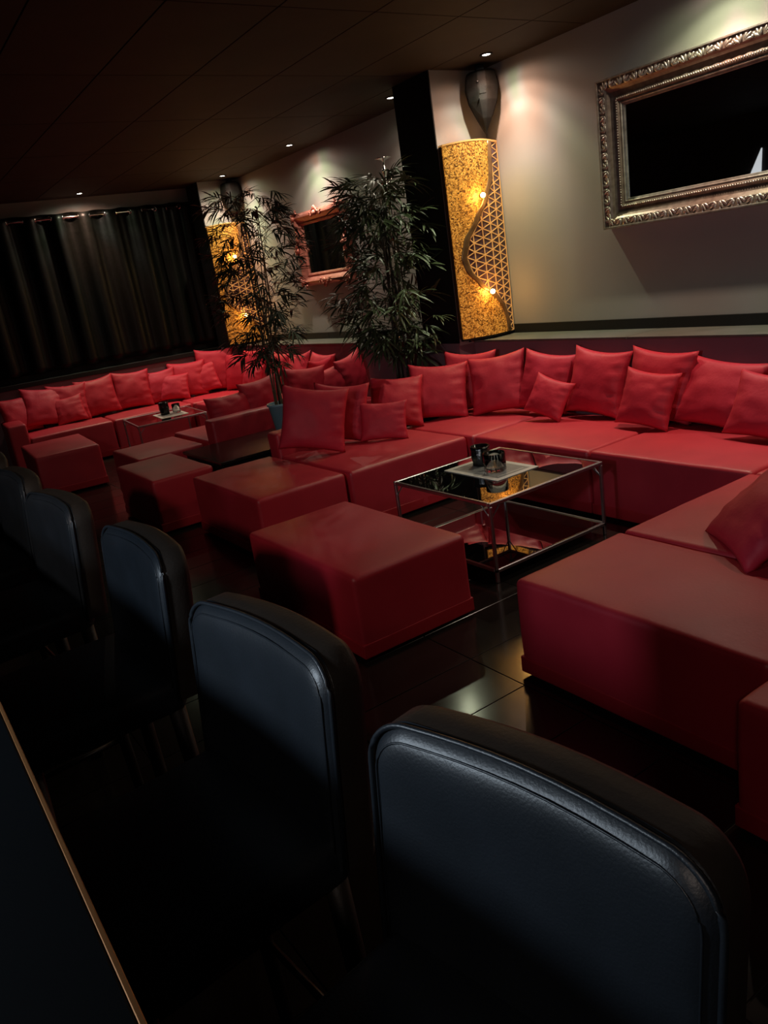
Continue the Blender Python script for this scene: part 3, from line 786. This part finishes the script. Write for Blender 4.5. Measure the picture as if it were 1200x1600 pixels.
def wall_lamp(x, y, rz, label, detail=True, power=1.0):
    """curved free-standing panel lamp; local x = width, z = height, front = -y"""
    root = empty('mosaic_lamp', (x, y, LEDGE), rz)
    WD, HT, Z0 = 0.50, 1.43, 0.03
    def pos(u, v, off=0.0):
        return Vector(((u - 0.5) * WD, -0.065 * math.sin(PI * u) - off, Z0 + v * HT + 0.012 * math.sin(PI * u) * (1 if v > 0.99 else 0)))
    def sheet(fu0, fu1, off, thick, nu, nv, v0=0.0, v1=1.0):
        bm = bmesh.new()
        F = []; B = []
        for j in range(nv + 1):
            v = v0 + (v1 - v0) * j / nv
            a, b = fu0(v), fu1(v)
            F.append([bm.verts.new(pos(a + (b - a) * i / nu, v, off + thick)) for i in range(nu + 1)])
            B.append([bm.verts.new(pos(a + (b - a) * i / nu, v, off)) for i in range(nu + 1)])
        for j in range(nv):
            for i in range(nu):
                bm.faces.new((F[j][i], F[j][i + 1], F[j + 1][i + 1], F[j + 1][i]))
                bm.faces.new((B[j][i], B[j + 1][i], B[j + 1][i + 1], B[j][i + 1]))
            bm.faces.new((F[j][0], F[j + 1][0], B[j + 1][0], B[j][0]))
            bm.faces.new((F[j][nu], B[j][nu], B[j + 1][nu], F[j + 1][nu]))
        for i in range(nu):
            bm.faces.new((F[0][i], B[0][i], B[0][i + 1], F[0][i + 1]))
            bm.faces.new((F[nv][i], F[nv][i + 1], B[nv][i + 1], B[nv][i]))
        return bm
    # wooden back box
    obj('back_box', sheet(lambda v: 0.0, lambda v: 1.0, -0.045, 0.044, 12, 4), 'wood', root)
    # gold mosaic to the left of the S curve
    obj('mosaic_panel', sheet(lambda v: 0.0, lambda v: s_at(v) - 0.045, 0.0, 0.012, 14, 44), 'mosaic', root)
    # plain ground under the lattice
    lat = obj('lattice_ground', sheet(lambda v: s_at(v) + 0.045, lambda v: 1.0, 0.0, 0.003, 12, 44), 'inlay', root)
    # bronze S rail
    obj('curved_rail', sheet(lambda v: s_at(v) - 0.045, lambda v: s_at(v) + 0.045, 0.0, 0.018, 4, 60), 'rail', root, True)
    obj('foot_bar', sheet(lambda v: 0.0, lambda v: 1.0, -0.03, 0.034, 10, 1, -0.012, 0.0), 'black', root)
    obj('top_cap', sheet(lambda v: 0.0, lambda v: 1.0, -0.045, 0.06, 12, 1, 1.0, 1.008), 'lattice', root)
    for u in (0.12, 0.5, 0.9):
        p = pos(u, 0); bm = bmesh.new(); lathe(bm, [(0.012, -p.z), (0.008, -p.z + 0.012), (0.006, -0.012)], 8, (p.x, p.y + 0.02, p.z)); obj('foot', bm, 'darkmetal', root)
    # triangle lattice
    rows = 22
    cols = [1.0, 0.83, 0.66, 0.49, 0.32, 0.18]
    bars = bmesh.new(); done = set()
    tris = []
    def node(ci, k):
        v = min(max((k + (0.5 if ci % 2 else 0.0)) / rows, 0.0), 1.0)
        return (max(cols[ci], s_at(v) + 0.05), v)
    for ci in range(len(cols) - 1):
        for k in range(-1, rows + 1):
            a0, a1 = node(ci, k), node(ci, k + 1)
            if ci % 2 == 0:
                t1 = (a0, a1, node(ci + 1, k)); t2 = (a1, node(ci + 1, k), node(ci + 1, k + 1))
            else:
                t1 = (a0, a1, node(ci + 1, k + 1)); t2 = (a0, node(ci + 1, k), node(ci + 1, k + 1))
            for t in (t1, t2):
                ar = abs((t[1][0] - t[0][0]) * (t[2][1] - t[0][1]) - (t[2][0] - t[0][0]) * (t[1][1] - t[0][1])) * WD * HT / 2
                if ar < 0.00035: continue
                tris.append(t)
    bw = 0.0034
    for t in tris:
        for i in range(3):
            a, b = t[i], t[(i + 1) % 3]
            key = tuple(sorted((tuple(round(q, 4) for q in a), tuple(round(q, 4) for q in b))))
            if key in done: continue
            done.add(key)
            pa, pb = pos(a[0], a[1], 0.0028), pos(b[0], b[1], 0.0028)
            d = pb - pa
            if d.length < 0.006: continue
            d.normalize(); nr = Vector((0, -1, 0)); s = d.cross(nr).normalized() * bw
            v = [bars.verts.new(q) for q in (pa - s, pa + s, pb + s, pb - s)]
            w = [bars.verts.new(q.co + nr * 0.006) for q in v]
            bars.faces.new(w)
            for i2 in range(4): bars.faces.new((v[i2], v[(i2 + 1) % 4], w[(i2 + 1) % 4], w[i2]))
    bmesh.ops.recalc_face_normals(bars, faces=bars.faces[:])
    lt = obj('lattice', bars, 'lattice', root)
    lt['kind'] = 'stuff'
    if detail:
        for t in tris:
            P3 = [pos(q[0], q[1], 0.0032) for q in t]
            c = sum(P3, Vector()) / 3
            P3 = [c + (p - c) * 0.80 for p in P3]
            bm = bmesh.new()
            lo = [bm.verts.new(p) for p in P3]; hi = [bm.verts.new(p + Vector((0, -0.002, 0))) for p in P3]
            bm.faces.new(hi)
            for i in range(3): bm.faces.new((lo[i], lo[(i + 1) % 3], hi[(i + 1) % 3], hi[i]))
            bmesh.ops.recalc_face_normals(bm, faces=bm.faces[:])
            obj('triangle_inlay', bm, 'inlay', lat)
    # two bare bulbs on the S curve
    for u, v in ((0.50, 0.735), (0.50, 0.235)):
        p = pos(u, v, 0.052)
        bm = bmesh.new(); lathe(bm, [(0.012, 0.0), (0.013, 0.02), (0.009, 0.034)], 12)
        bmesh.ops.rotate(bm, verts=bm.verts, cent=(0, 0, 0), matrix=Matrix.Rotation(PI / 2, 3, 'X'))
        bmesh.ops.translate(bm, verts=bm.verts, vec=pos(u, v, 0.006)); sk = obj('socket', bm, 'rail', root, True)
        bm = bmesh.new(); ellipsoid(bm, p, (0.019, 0.021, 0.019), 14, 10); obj('bulb', bm, 'bulb', sk, True)
        L = bpy.data.lights.new('bulb_light', 'POINT'); L.energy = BULB_POWER * power; L.color = (1.0, 0.50, 0.13); L.shadow_soft_size = 0.02
        o = bpy.data.objects.new('bulb_light', L); COL.objects.link(o); o.parent = root; o.location = p + Vector((-0.012, -0.028, 0))
    tag(root, label, 'lamp', 'mosaic wall lamps')
    return root
wall_lamp(4.335, 4.868, math.radians(-7), 'tall gold mosaic lamp in the corner right of the black pillar')
wall_lamp(4.32, 9.46, math.radians(-7), 'gold mosaic lamp in the far corner, half hidden by bamboo leaves', detail=False)

# ------------------------------------------------------------------ speakers
def speaker(x, y, z, rz, label):
    root = empty('corner_speaker', (x, y, z), rz)      # front = -y
    secs = [(0.425, .085, .060), (0.41, .112, .080), (0.31, .126, .088), (0.22, .110, .082), (0.10, .055, .050), (0.0, .003, .004)]
    bm = bmesh.new(); rings = []
    for zz, hw, dp in secs:
        rings.append([bm.verts.new(p) for p in ((-hw, 0.05, zz), (-hw * 0.95, -dp * 0.35, zz), (-hw * 0.25, -dp, zz), (hw * 0.25, -dp * 1.02, zz), (hw * 0.95, -dp * 0.35, zz), (hw, 0.05, zz))])
    for a, b in zip(rings, rings[1:]):
        for k in range(6): bm.faces.new((a[k], b[k], b[(k + 1) % 6], a[(k + 1) % 6]))
    bm.faces.new(rings[0]); bm.faces.new(rings[-1][::-1])
    bmesh.ops.recalc_face_normals(bm, faces=bm.faces[:])
    bmesh.ops.bevel(bm, geom=bm.edges[:], offset=0.003, segments=1, affect='EDGES')
    obj('cabinet', bm, 'speaker', root)
    obj('grille', boxbm(-0.026, 0.026, -0.0895, -0.080, 0.26, 0.345, bevel=0.003), 'speaker', root)
    for zz in (0.345, 0.235):
        bm = bmesh.new(); lathe(bm, [(0.006, 0), (0.005, 0.004)], 8)
        bmesh.ops.rotate(bm, verts=bm.verts, cent=(0, 0, 0), matrix=Matrix.Rotation(PI / 2, 3, 'X'))
        bmesh.ops.translate(bm, verts=bm.verts, vec=(-0.03, -0.091, zz)); obj('screw', bm, 'chrome', root)
    obj('bracket', boxbm(-0.03, 0.03, -0.02, 0.045, 0.42, C - z - 0.002, bevel=0.003), 'darkmetal', root)
    tag(root, label, 'speaker', 'pointed corner speakers')
M['speaker'] = add_noise(mat('dark_speaker_plastic', rough=0.62, spec=0.12), 20, (0.010, 0.009, 0.008), (0.016, 0.014, 0.012), bump=0.1, bscale=120)
speaker(4.46, 4.80, 2.47, math.radians(-40), 'dark pointed speaker hung in the corner above the near mosaic lamp')
speaker(4.46, 9.44, 2.47, math.radians(-40), 'dark pointed speaker in the far corner above the bamboo')

# ------------------------------------------------------------------ framed mirrors (on the right wall, facing -x)
def frame_sweep(bm, y0, y1, z0, z1, prof):
    """prof: list of (inset from outer edge, proud of wall); mitred rectangle, x = W - proud"""
    loops = []
    for ins, pr in prof:
        loops.append([bm.verts.new((W - pr, a, b)) for a, b in ((y0 + ins, z0 + ins), (y1 - ins, z0 + ins), (y1 - ins, z1 - ins), (y0 + ins, z1 - ins))])
    for a, b in zip(loops, loops[1:]):
        for k in range(4): bm.faces.new((a[k], a[(k + 1) % 4], b[(k + 1) % 4], b[k]))
    bmesh.ops.recalc_face_normals(bm, faces=bm.faces[:])
    return bm

def rect_points(y0, y1, z0, z1, step):
    out = []
    for a, b, n_ in (((y0, z0), (y1, z0), 0), ((y1, z0), (y1, z1), 1), ((y1, z1), (y0, z1), 2), ((y0, z1), (y0, z0), 3)):
        ln = math.hypot(b[0] - a[0], b[1] - a[1]); k = max(1, round(ln / step))
        for i in range(k):
            f = (i + 0.5) / k; out.append((a[0] + (b[0] - a[0]) * f, a[1] + (b[1] - a[1]) * f, n_ * PI / 2))
    return out

y0, y1, z0, z1 = 2.02, 3.79, 1.64, 2.562
root = empty('framed_mirror', (W, (y0 + y1) / 2, z0))
def at_root(o, root=root):
    o.matrix_parent_inverse = Matrix.Translation(-root.location); return o
fr = at_root(obj('frame', frame_sweep(bmesh.new(), y0, y1, z0, z1, [(0, 0.001), (0, 0.06), (0.012, 0.076), (0.06, 0.070), (0.072, 0.060), (0.085, 0.045), (0.115, 0.036), (0.125, 0.046), (0.14, 0.046), (0.15, 0.03), (0.165, 0.028), (0.178, 0.012)]), 'silver_dark', root), root)
bm = bmesh.new()
for a, b, r_ in rect_points(y0 + 0.132, y1 - 0.132, z0 + 0.132, z1 - 0.132, 0.016): ellipsoid(bm, Vector((W - 0.046, a, b)), (0.006, 0.0065, 0.0065), 6, 4)
o = at_root(obj('beading', bm, 'silver', root, True), root); o['kind'] = 'stuff'
at_root(obj('inner_slip', frame_sweep(bmesh.new(), y0 + 0.15, y1 - 0.15, z0 + 0.15, z1 - 0.15, [(0, 0.02), (0, 0.034), (0.010, 0.036), (0.014, 0.030), (0.026, 0.026), (0.030, 0.010)]), 'silver', root), root)
at_root(obj('outer_rim', frame_sweep(bmesh.new(), y0 - 0.002, y1 + 0.002, z0 - 0.002, z1 + 0.002, [(0, 0.001), (0, 0.072), (0.004, 0.084), (0.012, 0.084), (0.016, 0.07)]), 'silver', root), root)
bm = bmesh.new(); v = [bm.verts.new((W - 0.016, a, b)) for a, b in ((y0 + .17, z0 + .17), (y1 - .17, z0 + .17), (y1 - .17, z1 - .17), (y0 + .17, z1 - .17))]; bm.faces.new(v[::-1])
g_ = bmesh.ops.extrude_face_region(bm, geom=bm.faces[:]); bmesh.ops.translate(bm, verts=[q for q in g_['geom'] if isinstance(q, bmesh.types.BMVert)], vec=(0.010, 0, 0))
bmesh.ops.recalc_face_normals(bm, faces=bm.faces[:])
at_root(obj('mirror_glass', bm, 'mirror', root), root)
# carved acanthus leaf, repeated round the frame
bm = bmesh.new()
for s in (-1, 1):
    ellipsoid(bm, Vector((0, s * 0.012, 0.006)), (0.010, 0.008, 0.019), 8, 5, Matrix.Rotation(s * 0.6, 3, 'X'))
    ellipsoid(bm, Vector((0, s * 0.020, -0.010)), (0.008, 0.009, 0.009), 8, 5)
ellipsoid(bm, Vector((0.0, 0, 0.0)), (0.013, 0.006, 0.022), 8, 5)
me_leaf = bpy.data.meshes.new('carved_leaf'); bm.to_mesh(me_leaf); bm.free(); me_leaf.materials.append(M['silver'])
for p in me_leaf.polygons: p.use_smooth = True
k = 0
for a, b, r_ in rect_points(y0 + 0.038, y1 - 0.038, z0 + 0.038, z1 - 0.038, 0.058):
    o = bpy.data.objects.new('carved_leaf', me_leaf); COL.objects.link(o); o.parent = root
    o.location = Vector((W - 0.072, a, b)) - root.location; o.scale = (0.75, 1.15, 1.15); o.rotation_euler = (r_ + (0.9 if k % 2 else -0.5), 0, 0); k += 1
tag(root, 'large wall mirror in a carved antique silver frame', 'mirror')

y0, y1, z0, z1 = 7.10, 8.17, 1.55, 2.335
root2 = empty('framed_mirror', (W, (y0 + y1) / 2, z0))
at2 = lambda o: at_root(o, root2)
at2(obj('frame', frame_sweep(bmesh.new(), y0, y1, z0, z1, [(0, 0.001), (0, 0.03), (0.012, 0.055), (0.03, 0.068), (0.05, 0.072), (0.07, 0.058), (0.10, 0.034), (0.115, 0.042), (0.13, 0.036), (0.14, 0.014)]), 'copper', root2))
bm = bmesh.new(); v = [bm.verts.new((W - 0.018, a, b)) for a, b in ((y0 + .13, z0 + .13), (y1 - .13, z0 + .13), (y1 - .13, z1 - .13), (y0 + .13, z1 - .13))]; bm.faces.new(v[::-1])
g_ = bmesh.ops.extrude_face_region(bm, geom=bm.faces[:]); bmesh.ops.translate(bm, verts=[q for q in g_['geom'] if isinstance(q, bmesh.types.BMVert)], vec=(0.010, 0, 0))
bmesh.ops.recalc_face_normals(bm, faces=bm.faces[:])
at2(obj('mirror_glass', bm, 'mirror', root2))
def ornament(big):
    bm = bmesh.new()
    s = 1.0 if big else 0.8
    ellipsoid(bm, Vector((-0.012, 0, 0)), (0.03 * s, 0.03 * s, 0.03 * s), 10, 6)
    for i in range(7):
        a = -PI / 2 + (i - 3) * 0.42
        ellipsoid(bm, Vector((-0.004, math.cos(a) * 0.055 * s, -math.sin(a) * -0.05 * s)), (0.017, 0.012 * s, 0.030 * s), 8, 5, Matrix.Rotation(-(a + PI / 2), 3, 'X'))
    for sg in (-1, 1):
        for i in range(9):
            t = i / 8; a = t * 4.2
            ellipsoid(bm, Vector((0, sg * (0.075 + 0.055 * t + 0.02 * math.cos(a)) * s, 0.02 * math.sin(a) * s)), (0.014, 0.013 * s * (1.2 - 0.6 * t), 0.013 * s * (1.2 - 0.6 * t)), 7, 5)
    return bm
me_o = bpy.data.meshes.new('carved_cartouche'); b_ = ornament(True); b_.to_mesh(me_o); b_.free(); me_o.materials.append(M['copper'])
me_c = bpy.data.meshes.new('corner_scroll'); b_ = ornament(False); b_.to_mesh(me_c); b_.free(); me_c.materials.append(M['copper'])
for me_ in (me_o, me_c):
    for p in me_.polygons: p.use_smooth = True
ym, zm = (y0 + y1) / 2, (z0 + z1) / 2
for nm, me_, a, b, r_ in (('carved_cartouche', me_o, ym, z0 + 0.045, 0), ('carved_cartouche', me_o, ym, z1 - 0.045, PI), ('carved_cartouche', me_o, y0 + 0.045, zm, -PI / 2), ('carved_cartouche', me_o, y1 - 0.045, zm, PI / 2),
                          ('corner_scroll', me_c, y0 + 0.05, z0 + 0.05, -PI / 4), ('corner_scroll', me_c, y1 - 0.05, z0 + 0.05, PI / 4), ('corner_scroll', me_c, y1 - 0.05, z1 - 0.05, 3 * PI / 4), ('corner_scroll', me_c, y0 + 0.05, z1 - 0.05, -3 * PI / 4)):
    o = bpy.data.objects.new(nm, me_); COL.objects.link(o); o.parent = root2
    o.location = Vector((W - 0.068, a, b)) - root2.location; o.rotation_euler = (r_, 0, 0)
tag(root2, 'smaller wall mirror in a baroque rose copper frame between the bamboos', 'mirror')

# ------------------------------------------------------------------ curtain and rod on the end wall (local: x along wall, y toward the room = negative)
ROD_Z = 2.725
rod = back_root(empty('curtain_rod'), 4.25, 9.98, ROD_Z)
bm = bmesh.new(); tube(bm, [(-3.4, -0.085, 0), (-0.13, -0.085, 0)], 0.013, 12); obj('rod', bm, 'chrome', rod, True)
bm = bmesh.new(); ellipsoid(bm, Vector((-0.125, -0.085, 0)), (0.022, 0.022, 0.022)); obj('finial', bm, 'chrome', rod, True)
for xx in (-0.2, -1.75, -3.3):
    bm = bmesh.new(); tube(bm, [(xx, -0.001, -0.03), (xx, -0.085, -0.018)], 0.008, 8); obj('bracket', bm, 'darkmetal', rod, True)
tag(rod, 'thin chrome curtain rod above the black curtain', 'curtain rod')
cur = back_root(empty('curtain'), 4.25, 9.98, 0.0)
PITCH = 0.31
def fold(xx, z):
    ph = 2 * PI * xx / PITCH
    a = 0.05 * (0.85 + 0.25 * noise.noise(Vector((xx * 2.0, z * 0.5, 3.0))))
    s = math.sin(ph + 0.5 * noise.noise(Vector((xx * 1.3, z * 0.8, 0))) * (2.74 - z))
    s = math.copysign(abs(s) ** 0.8, s)
    return -0.085 - a * s + 0.012 * noise.noise(Vector((xx * 6, z * 1.2, 7)))
bm = bmesh.new()
NX, NZ = 300, 26
xa, xb = -3.42, -0.17
gv = []
for j in range(NZ + 1):
    z = 1.035 + (2.775 - 1.035) * j / NZ
    row = []
    for i in range(NX + 1):
        xx = xa + (xb - xa) * i / NX
        zz = z - 0.01 * math.sin(2 * PI * xx / PITCH) * (1 if j == NZ else 0)
        row.append(bm.verts.new((xx, fold(xx, z), zz)))
    gv.append(row)
for j in range(NZ):
    for i in range(NX): bm.faces.new((gv[j][i], gv[j][i + 1], gv[j + 1][i + 1], gv[j + 1][i]))
cl = obj('cloth', bm, 'curtain', cur, True)
sd = cl.modifiers.new('thickness', 'SOLIDIFY'); sd.thickness = 0.003
bm = bmesh.new()
nr_, nt_ = 16, 6
for i in range(nr_):
    for j in range(nt_):
        pass
vv = [[bm.verts.new(((0.024 + 0.005 * math.cos(2 * PI * j / nt_)) * math.cos(2 * PI * i / nr_), 0.005 * math.sin(2 * PI * j / nt_), (0.024 + 0.005 * math.cos(2 * PI * j / nt_)) * math.sin(2 * PI * i / nr_))) for j in range(nt_)] for i in range(nr_)]
for i in range(nr_):
    for j in range(nt_): bm.faces.new((vv[i][j], vv[i][(j + 1) % nt_], vv[(i + 1) % nr_][(j + 1) % nt_], vv[(i + 1) % nr_][j]))
me_e = bpy.data.meshes.new('eyelet'); bm.to_mesh(me_e); bm.free(); me_e.materials.append(M['chrome'])
for p in me_e.polygons: p.use_smooth = True
k = int(math.ceil(xa / (PITCH / 2)))
while k * PITCH / 2 < xb:
    xx = k * PITCH / 2
    o = bpy.data.objects.new('eyelet', me_e); COL.objects.link(o); o.parent = cur
    o.location = (xx, -0.085, ROD_Z); o.rotation_euler = (0, 0, (1.0 if k % 2 else -1.0) * 0.9)
    k += 1
tag(cur, 'black satin curtain hanging in deep folds across the end wall', 'curtain')

# ------------------------------------------------------------------ bamboo plants
def spray_mesh(seed, nleaf=7, ln=0.135):
    rng = random.Random(seed); bm = bmesh.new()
    tube(bm, [(0, 0, 0), (0.05, 0.0, 0.02), (0.10, 0.0, 0.02)], 0.0016, 4)
    for i in range(nleaf):
        t = (i + 0.5) / nleaf
        base = Vector((0.02 + 0.085 * t, 0, 0.012))
        yaw = (1 if i % 2 else -1) * rng.uniform(0.25, 1.15) * (1.15 - 0.6 * t); pit = rng.uniform(-0.35, 0.45)
        d = Vector((math.cos(yaw) * math.cos(pit), math.sin(yaw) * math.cos(pit), math.sin(pit)))
        side = Vector((-math.sin(yaw), math.cos(yaw), 0)); l = ln * rng.uniform(0.7, 1.15); w = l * 0.062
        prev = None
        for s in range(6):
            f = s / 5; wd = w * (math.sin(PI * min(1, f * 0.92 + 0.08)) ** 0.7 if s not in (5,) else 0.05)
            c = base + d * (l * f) + Vector((0, 0, -0.32 * l * f * f))
            row = [bm.verts.new(c - side * wd + Vector((0, 0, wd * 0.35))), bm.verts.new(c), bm.verts.new(c + side * wd + Vector((0, 0, wd * 0.35)))]
            if prev:
                bm.faces.new((prev[0], prev[1], row[1], row[0])); bm.faces.new((prev[1], prev[2], row[2], row[1]))
            prev = row
    me_ = bpy.data.meshes.new('leaf_spray'); bm.to_mesh(me_); bm.free()
    for p in me_.polygons: p.use_smooth = True
    return me_

def bamboo(name, loc, base_z, stems, zmin, zmax, nsprays, rad, leafm, canem, seed, label, ok, shape, ln=0.135, pot=None, group='bamboo plants'):
    rng = random.Random(seed)
    root = empty(name, loc)
    if pot == 'blue':
        bm = bmesh.new(); lathe(bm, [(0.072, 0.0), (0.108, 0.255), (0.118, 0.258), (0.118, 0.275), (0.104, 0.275), (0.100, 0.23), (0.002, 0.23)], 28)
        obj('pot', bm, 'bluepot', root, True)
        bm = bmesh.new(); lathe(bm, [(0.099, 0.225), (0.09, 0.243), (0.002, 0.248)], 20); obj('soil', bm, 'soil', root, True)
    else:
        bm = bmesh.new()
        a, b, h = 0.14, 0.185, 0.65
        lo = [bm.verts.new((sx * a, sy * a, 0)) for sx, sy in ((-1, -1), (1, -1), (1, 1), (-1, 1))]; hi = [bm.verts.new((sx * b, sy * b, h)) for sx, sy in ((-1, -1), (1, -1), (1, 1), (-1, 1))]
        hi2 = [bm.verts.new((sx * (b - .02), sy * (b - .02), h)) for sx, sy in ((-1, -1), (1, -1), (1, 1), (-1, 1))]; lo2 = [bm.verts.new((sx * (b - .03), sy * (b - .03), h - .04)) for sx, sy in ((-1, -1), (1, -1), (1, 1), (-1, 1))]
        bm.faces.new(lo[::-1]); bm.faces.new(lo2)
        for A, B in ((lo, hi), (hi, hi2), (hi2, lo2)):
            for i in range(4): bm.faces.new((A[i], A[(i + 1) % 4], B[(i + 1) % 4], B[i]))
        bmesh.ops.recalc_face_normals(bm, faces=bm.faces[:])
        obj('pot', bm, 'blackpot', root)
        obj('soil', boxbm(-0.15, 0.15, -0.15, 0.15, 0.6105, 0.625), 'soil', root)
    curves = []
    for (sx, sy, tx, ty, top, r) in stems:
        pts = []; n = 12
        for i in range(n + 1):
            f = i / n
            pts.append(Vector((sx + (tx - sx) * f ** 1.4, sy + (ty - sy) * f ** 1.4, base_z + (top - base_z) * f)))
        bm = bmesh.new(); tube(bm, pts, r, 7, radii=[r * (1 - 0.6 * i / n) for i in range(n + 1)])
        st = obj('stem', bm, canem, root, True)
        bm = bmesh.new()
        for i in range(1, n - 1):
            p = pts[i]; rr = r * (1 - 0.6 * i / n); lathe(bm, [(rr * 1.02, -0.006), (rr * 1.3, 0.0), (rr * 1.02, 0.006)], 7, p)
        obj('node_rings', bm, canem, st, True)['kind'] = 'stuff'
        curves.append((pts, top))
    meshes = []
    for i in range(6):
        me_ = spray_mesh(seed * 10 + i, rng.choice((6, 7, 8)), ln); me_.materials.append(M[leafm]); meshes.append(me_)
    made = 0; tries = 0
    while made < nsprays and tries < nsprays * 12:
        tries += 1
        z = zmin + (zmax - zmin) * rng.random()
        f = (z - zmin) / (zmax - zmin)
        a = rng.uniform(0, 2 * PI); rr = rad * shape(f) * math.sqrt(rng.uniform(0.02, 1.0))
        pts, top = rng.choice(curves)
        i = min(11, max(0, int((z - base_z) / (top - base_z) * 12)))
        c = pts[i]
        p = Vector((c.x * 0.6 + rr * math.cos(a), c.y * 0.6 + rr * math.sin(a), z))
        wpos = Vector(loc) + p
        if not ok(wpos, a): continue
        if rng.random() < 0.33 and rr > 0.05:      # a twig carrying the spray
            bm = bmesh.new(); zc = min(z - 0.05, top - 0.02); q = pts[min(11, max(0, int((zc - base_z) / (top - base_z) * 12)))]
            tube(bm, [q, (q + p) / 2 + Vector((0, 0, 0.01)), p], 0.002, 4); obj('twig', bm, canem, root)
        o = bpy.data.objects.new('leaf_spray', rng.choice(meshes)); COL.objects.link(o); o.parent = root
        o.location = p; o.rotation_euler = (rng.uniform(-0.6, 0.6), rng.uniform(-0.45, 0.65), a + rng.uniform(-0.5, 0.5))
        s = rng.uniform(0.8, 1.2); o.scale = (s, s, s); made += 1
    tag(root, label, 'plant', group)
    return root
rg = random.Random(3)
st1 = []
for i in range(6):
    a = i * 2 * PI / 6 + 0.3; st1.append((0.045 * math.cos(a), 0.045 * math.sin(a), rg.uniform(-0.17, 0.14), rg.uniform(-0.15, 0.15), rg.uniform(1.45, 1.85), rg.uniform(0.007, 0.010)))
bamboo('potted_bamboo', (2.79, 5.72, 0.4305), 0.24, st1, 0.62, 1.86, 285, 0.27, 'leaf_dark', 'cane', 5,
       'slender bamboo plant in a blue-grey pot on the black sideboard', lambda p, a: True,
       lambda f: 0.55 + 0.6 * min(1, f * 2.4) * (1.0 if f < 0.7 else 1.0 - 0.7 * (f - 0.7) / 0.3), ln=0.105, pot='blue')
st2 = []
for i in range(9):
    a = i * 2 * PI / 9; st2.append((0.08 * math.cos(a), 0.08 * math.sin(a), 0.10 * math.cos(a * 1.7), 0.10 * math.sin(a * 2.3), rg.uniform(1.95, 2.24), rg.uniform(0.010, 0.014)))
def ok2(p, a):
    tip = Vector((p.x + 0.22 * math.cos(a), p.y + 0.22 * math.sin(a), 0))
    for q in (p, tip, (p + tip) / 2):
        if q.x > 4.05 and q.y < 5.50: return False
        if q.x > 4.5: return False
        if p.z < 1.02 and q.x > 4.18: return False
        if q.x > 4.3 and q.y > 5.95: return False
    return True
bamboo('potted_bamboo', (3.88, 5.45, 0.0), 0.62, st2, 0.92, 2.29, 300, 0.46, 'leaf', 'cane_dark', 8,
       'dense bushy bamboo plant in front of the black pillar', ok2,
       lambda f: (0.30 + 0.7 * min(1, f / 0.25)) if f < 0.40 else (0.72 if f < 0.58 else 1.0 - 0.45 * (f - 0.58) / 0.42), ln=0.17, pot='black')

# tall chrome stand on the ledge behind the bushy bamboo
root = empty('candle_stand', (4.46, 6.17, LEDGE + 0.0005))
bm = bmesh.new(); lathe(bm, [(0.085, 0.0), (0.09, 0.012), (0.075, 0.03), (0.04, 0.05), (0.028, 0.075), (0.045, 0.11), (0.05, 0.14), (0.03, 0.18), (0.014, 0.21), (0.011, 0.25)], 24); obj('base', bm, 'chrome', root, True)
prof = [(0.010, 0.24)]
for k in range(9):
    z = 0.30 + k * 0.145; prof += [(0.010, z), (0.022, z + 0.03), (0.028, z + 0.045), (0.020, z + 0.06), (0.010, z + 0.085)]
prof += [(0.010, 1.58)]
bm = bmesh.new(); lathe(bm, prof, 16); obj('stem', bm, 'chrome', root, True)
bm = bmesh.new(); lathe(bm, [(0.012, 1.57), (0.02, 1.585), (0.07, 1.598), (0.075, 1.604), (0.05, 1.606), (0.002, 1.602)], 24); obj('disc_top', bm, 'chrome', root, True)
for s in (-1, 1):
    bm = bmesh.new(); tube(bm, [(0, 0, 1.36), (0, s * 0.05, 1.40), (0, s * 0.085, 1.385), (0, s * 0.09, 1.42)], 0.006, 8); obj('arm', bm, 'chrome', root, True)
tag(root, 'tall slender chrome stand with flat disc top behind the bushy bamboo', 'candle stand')
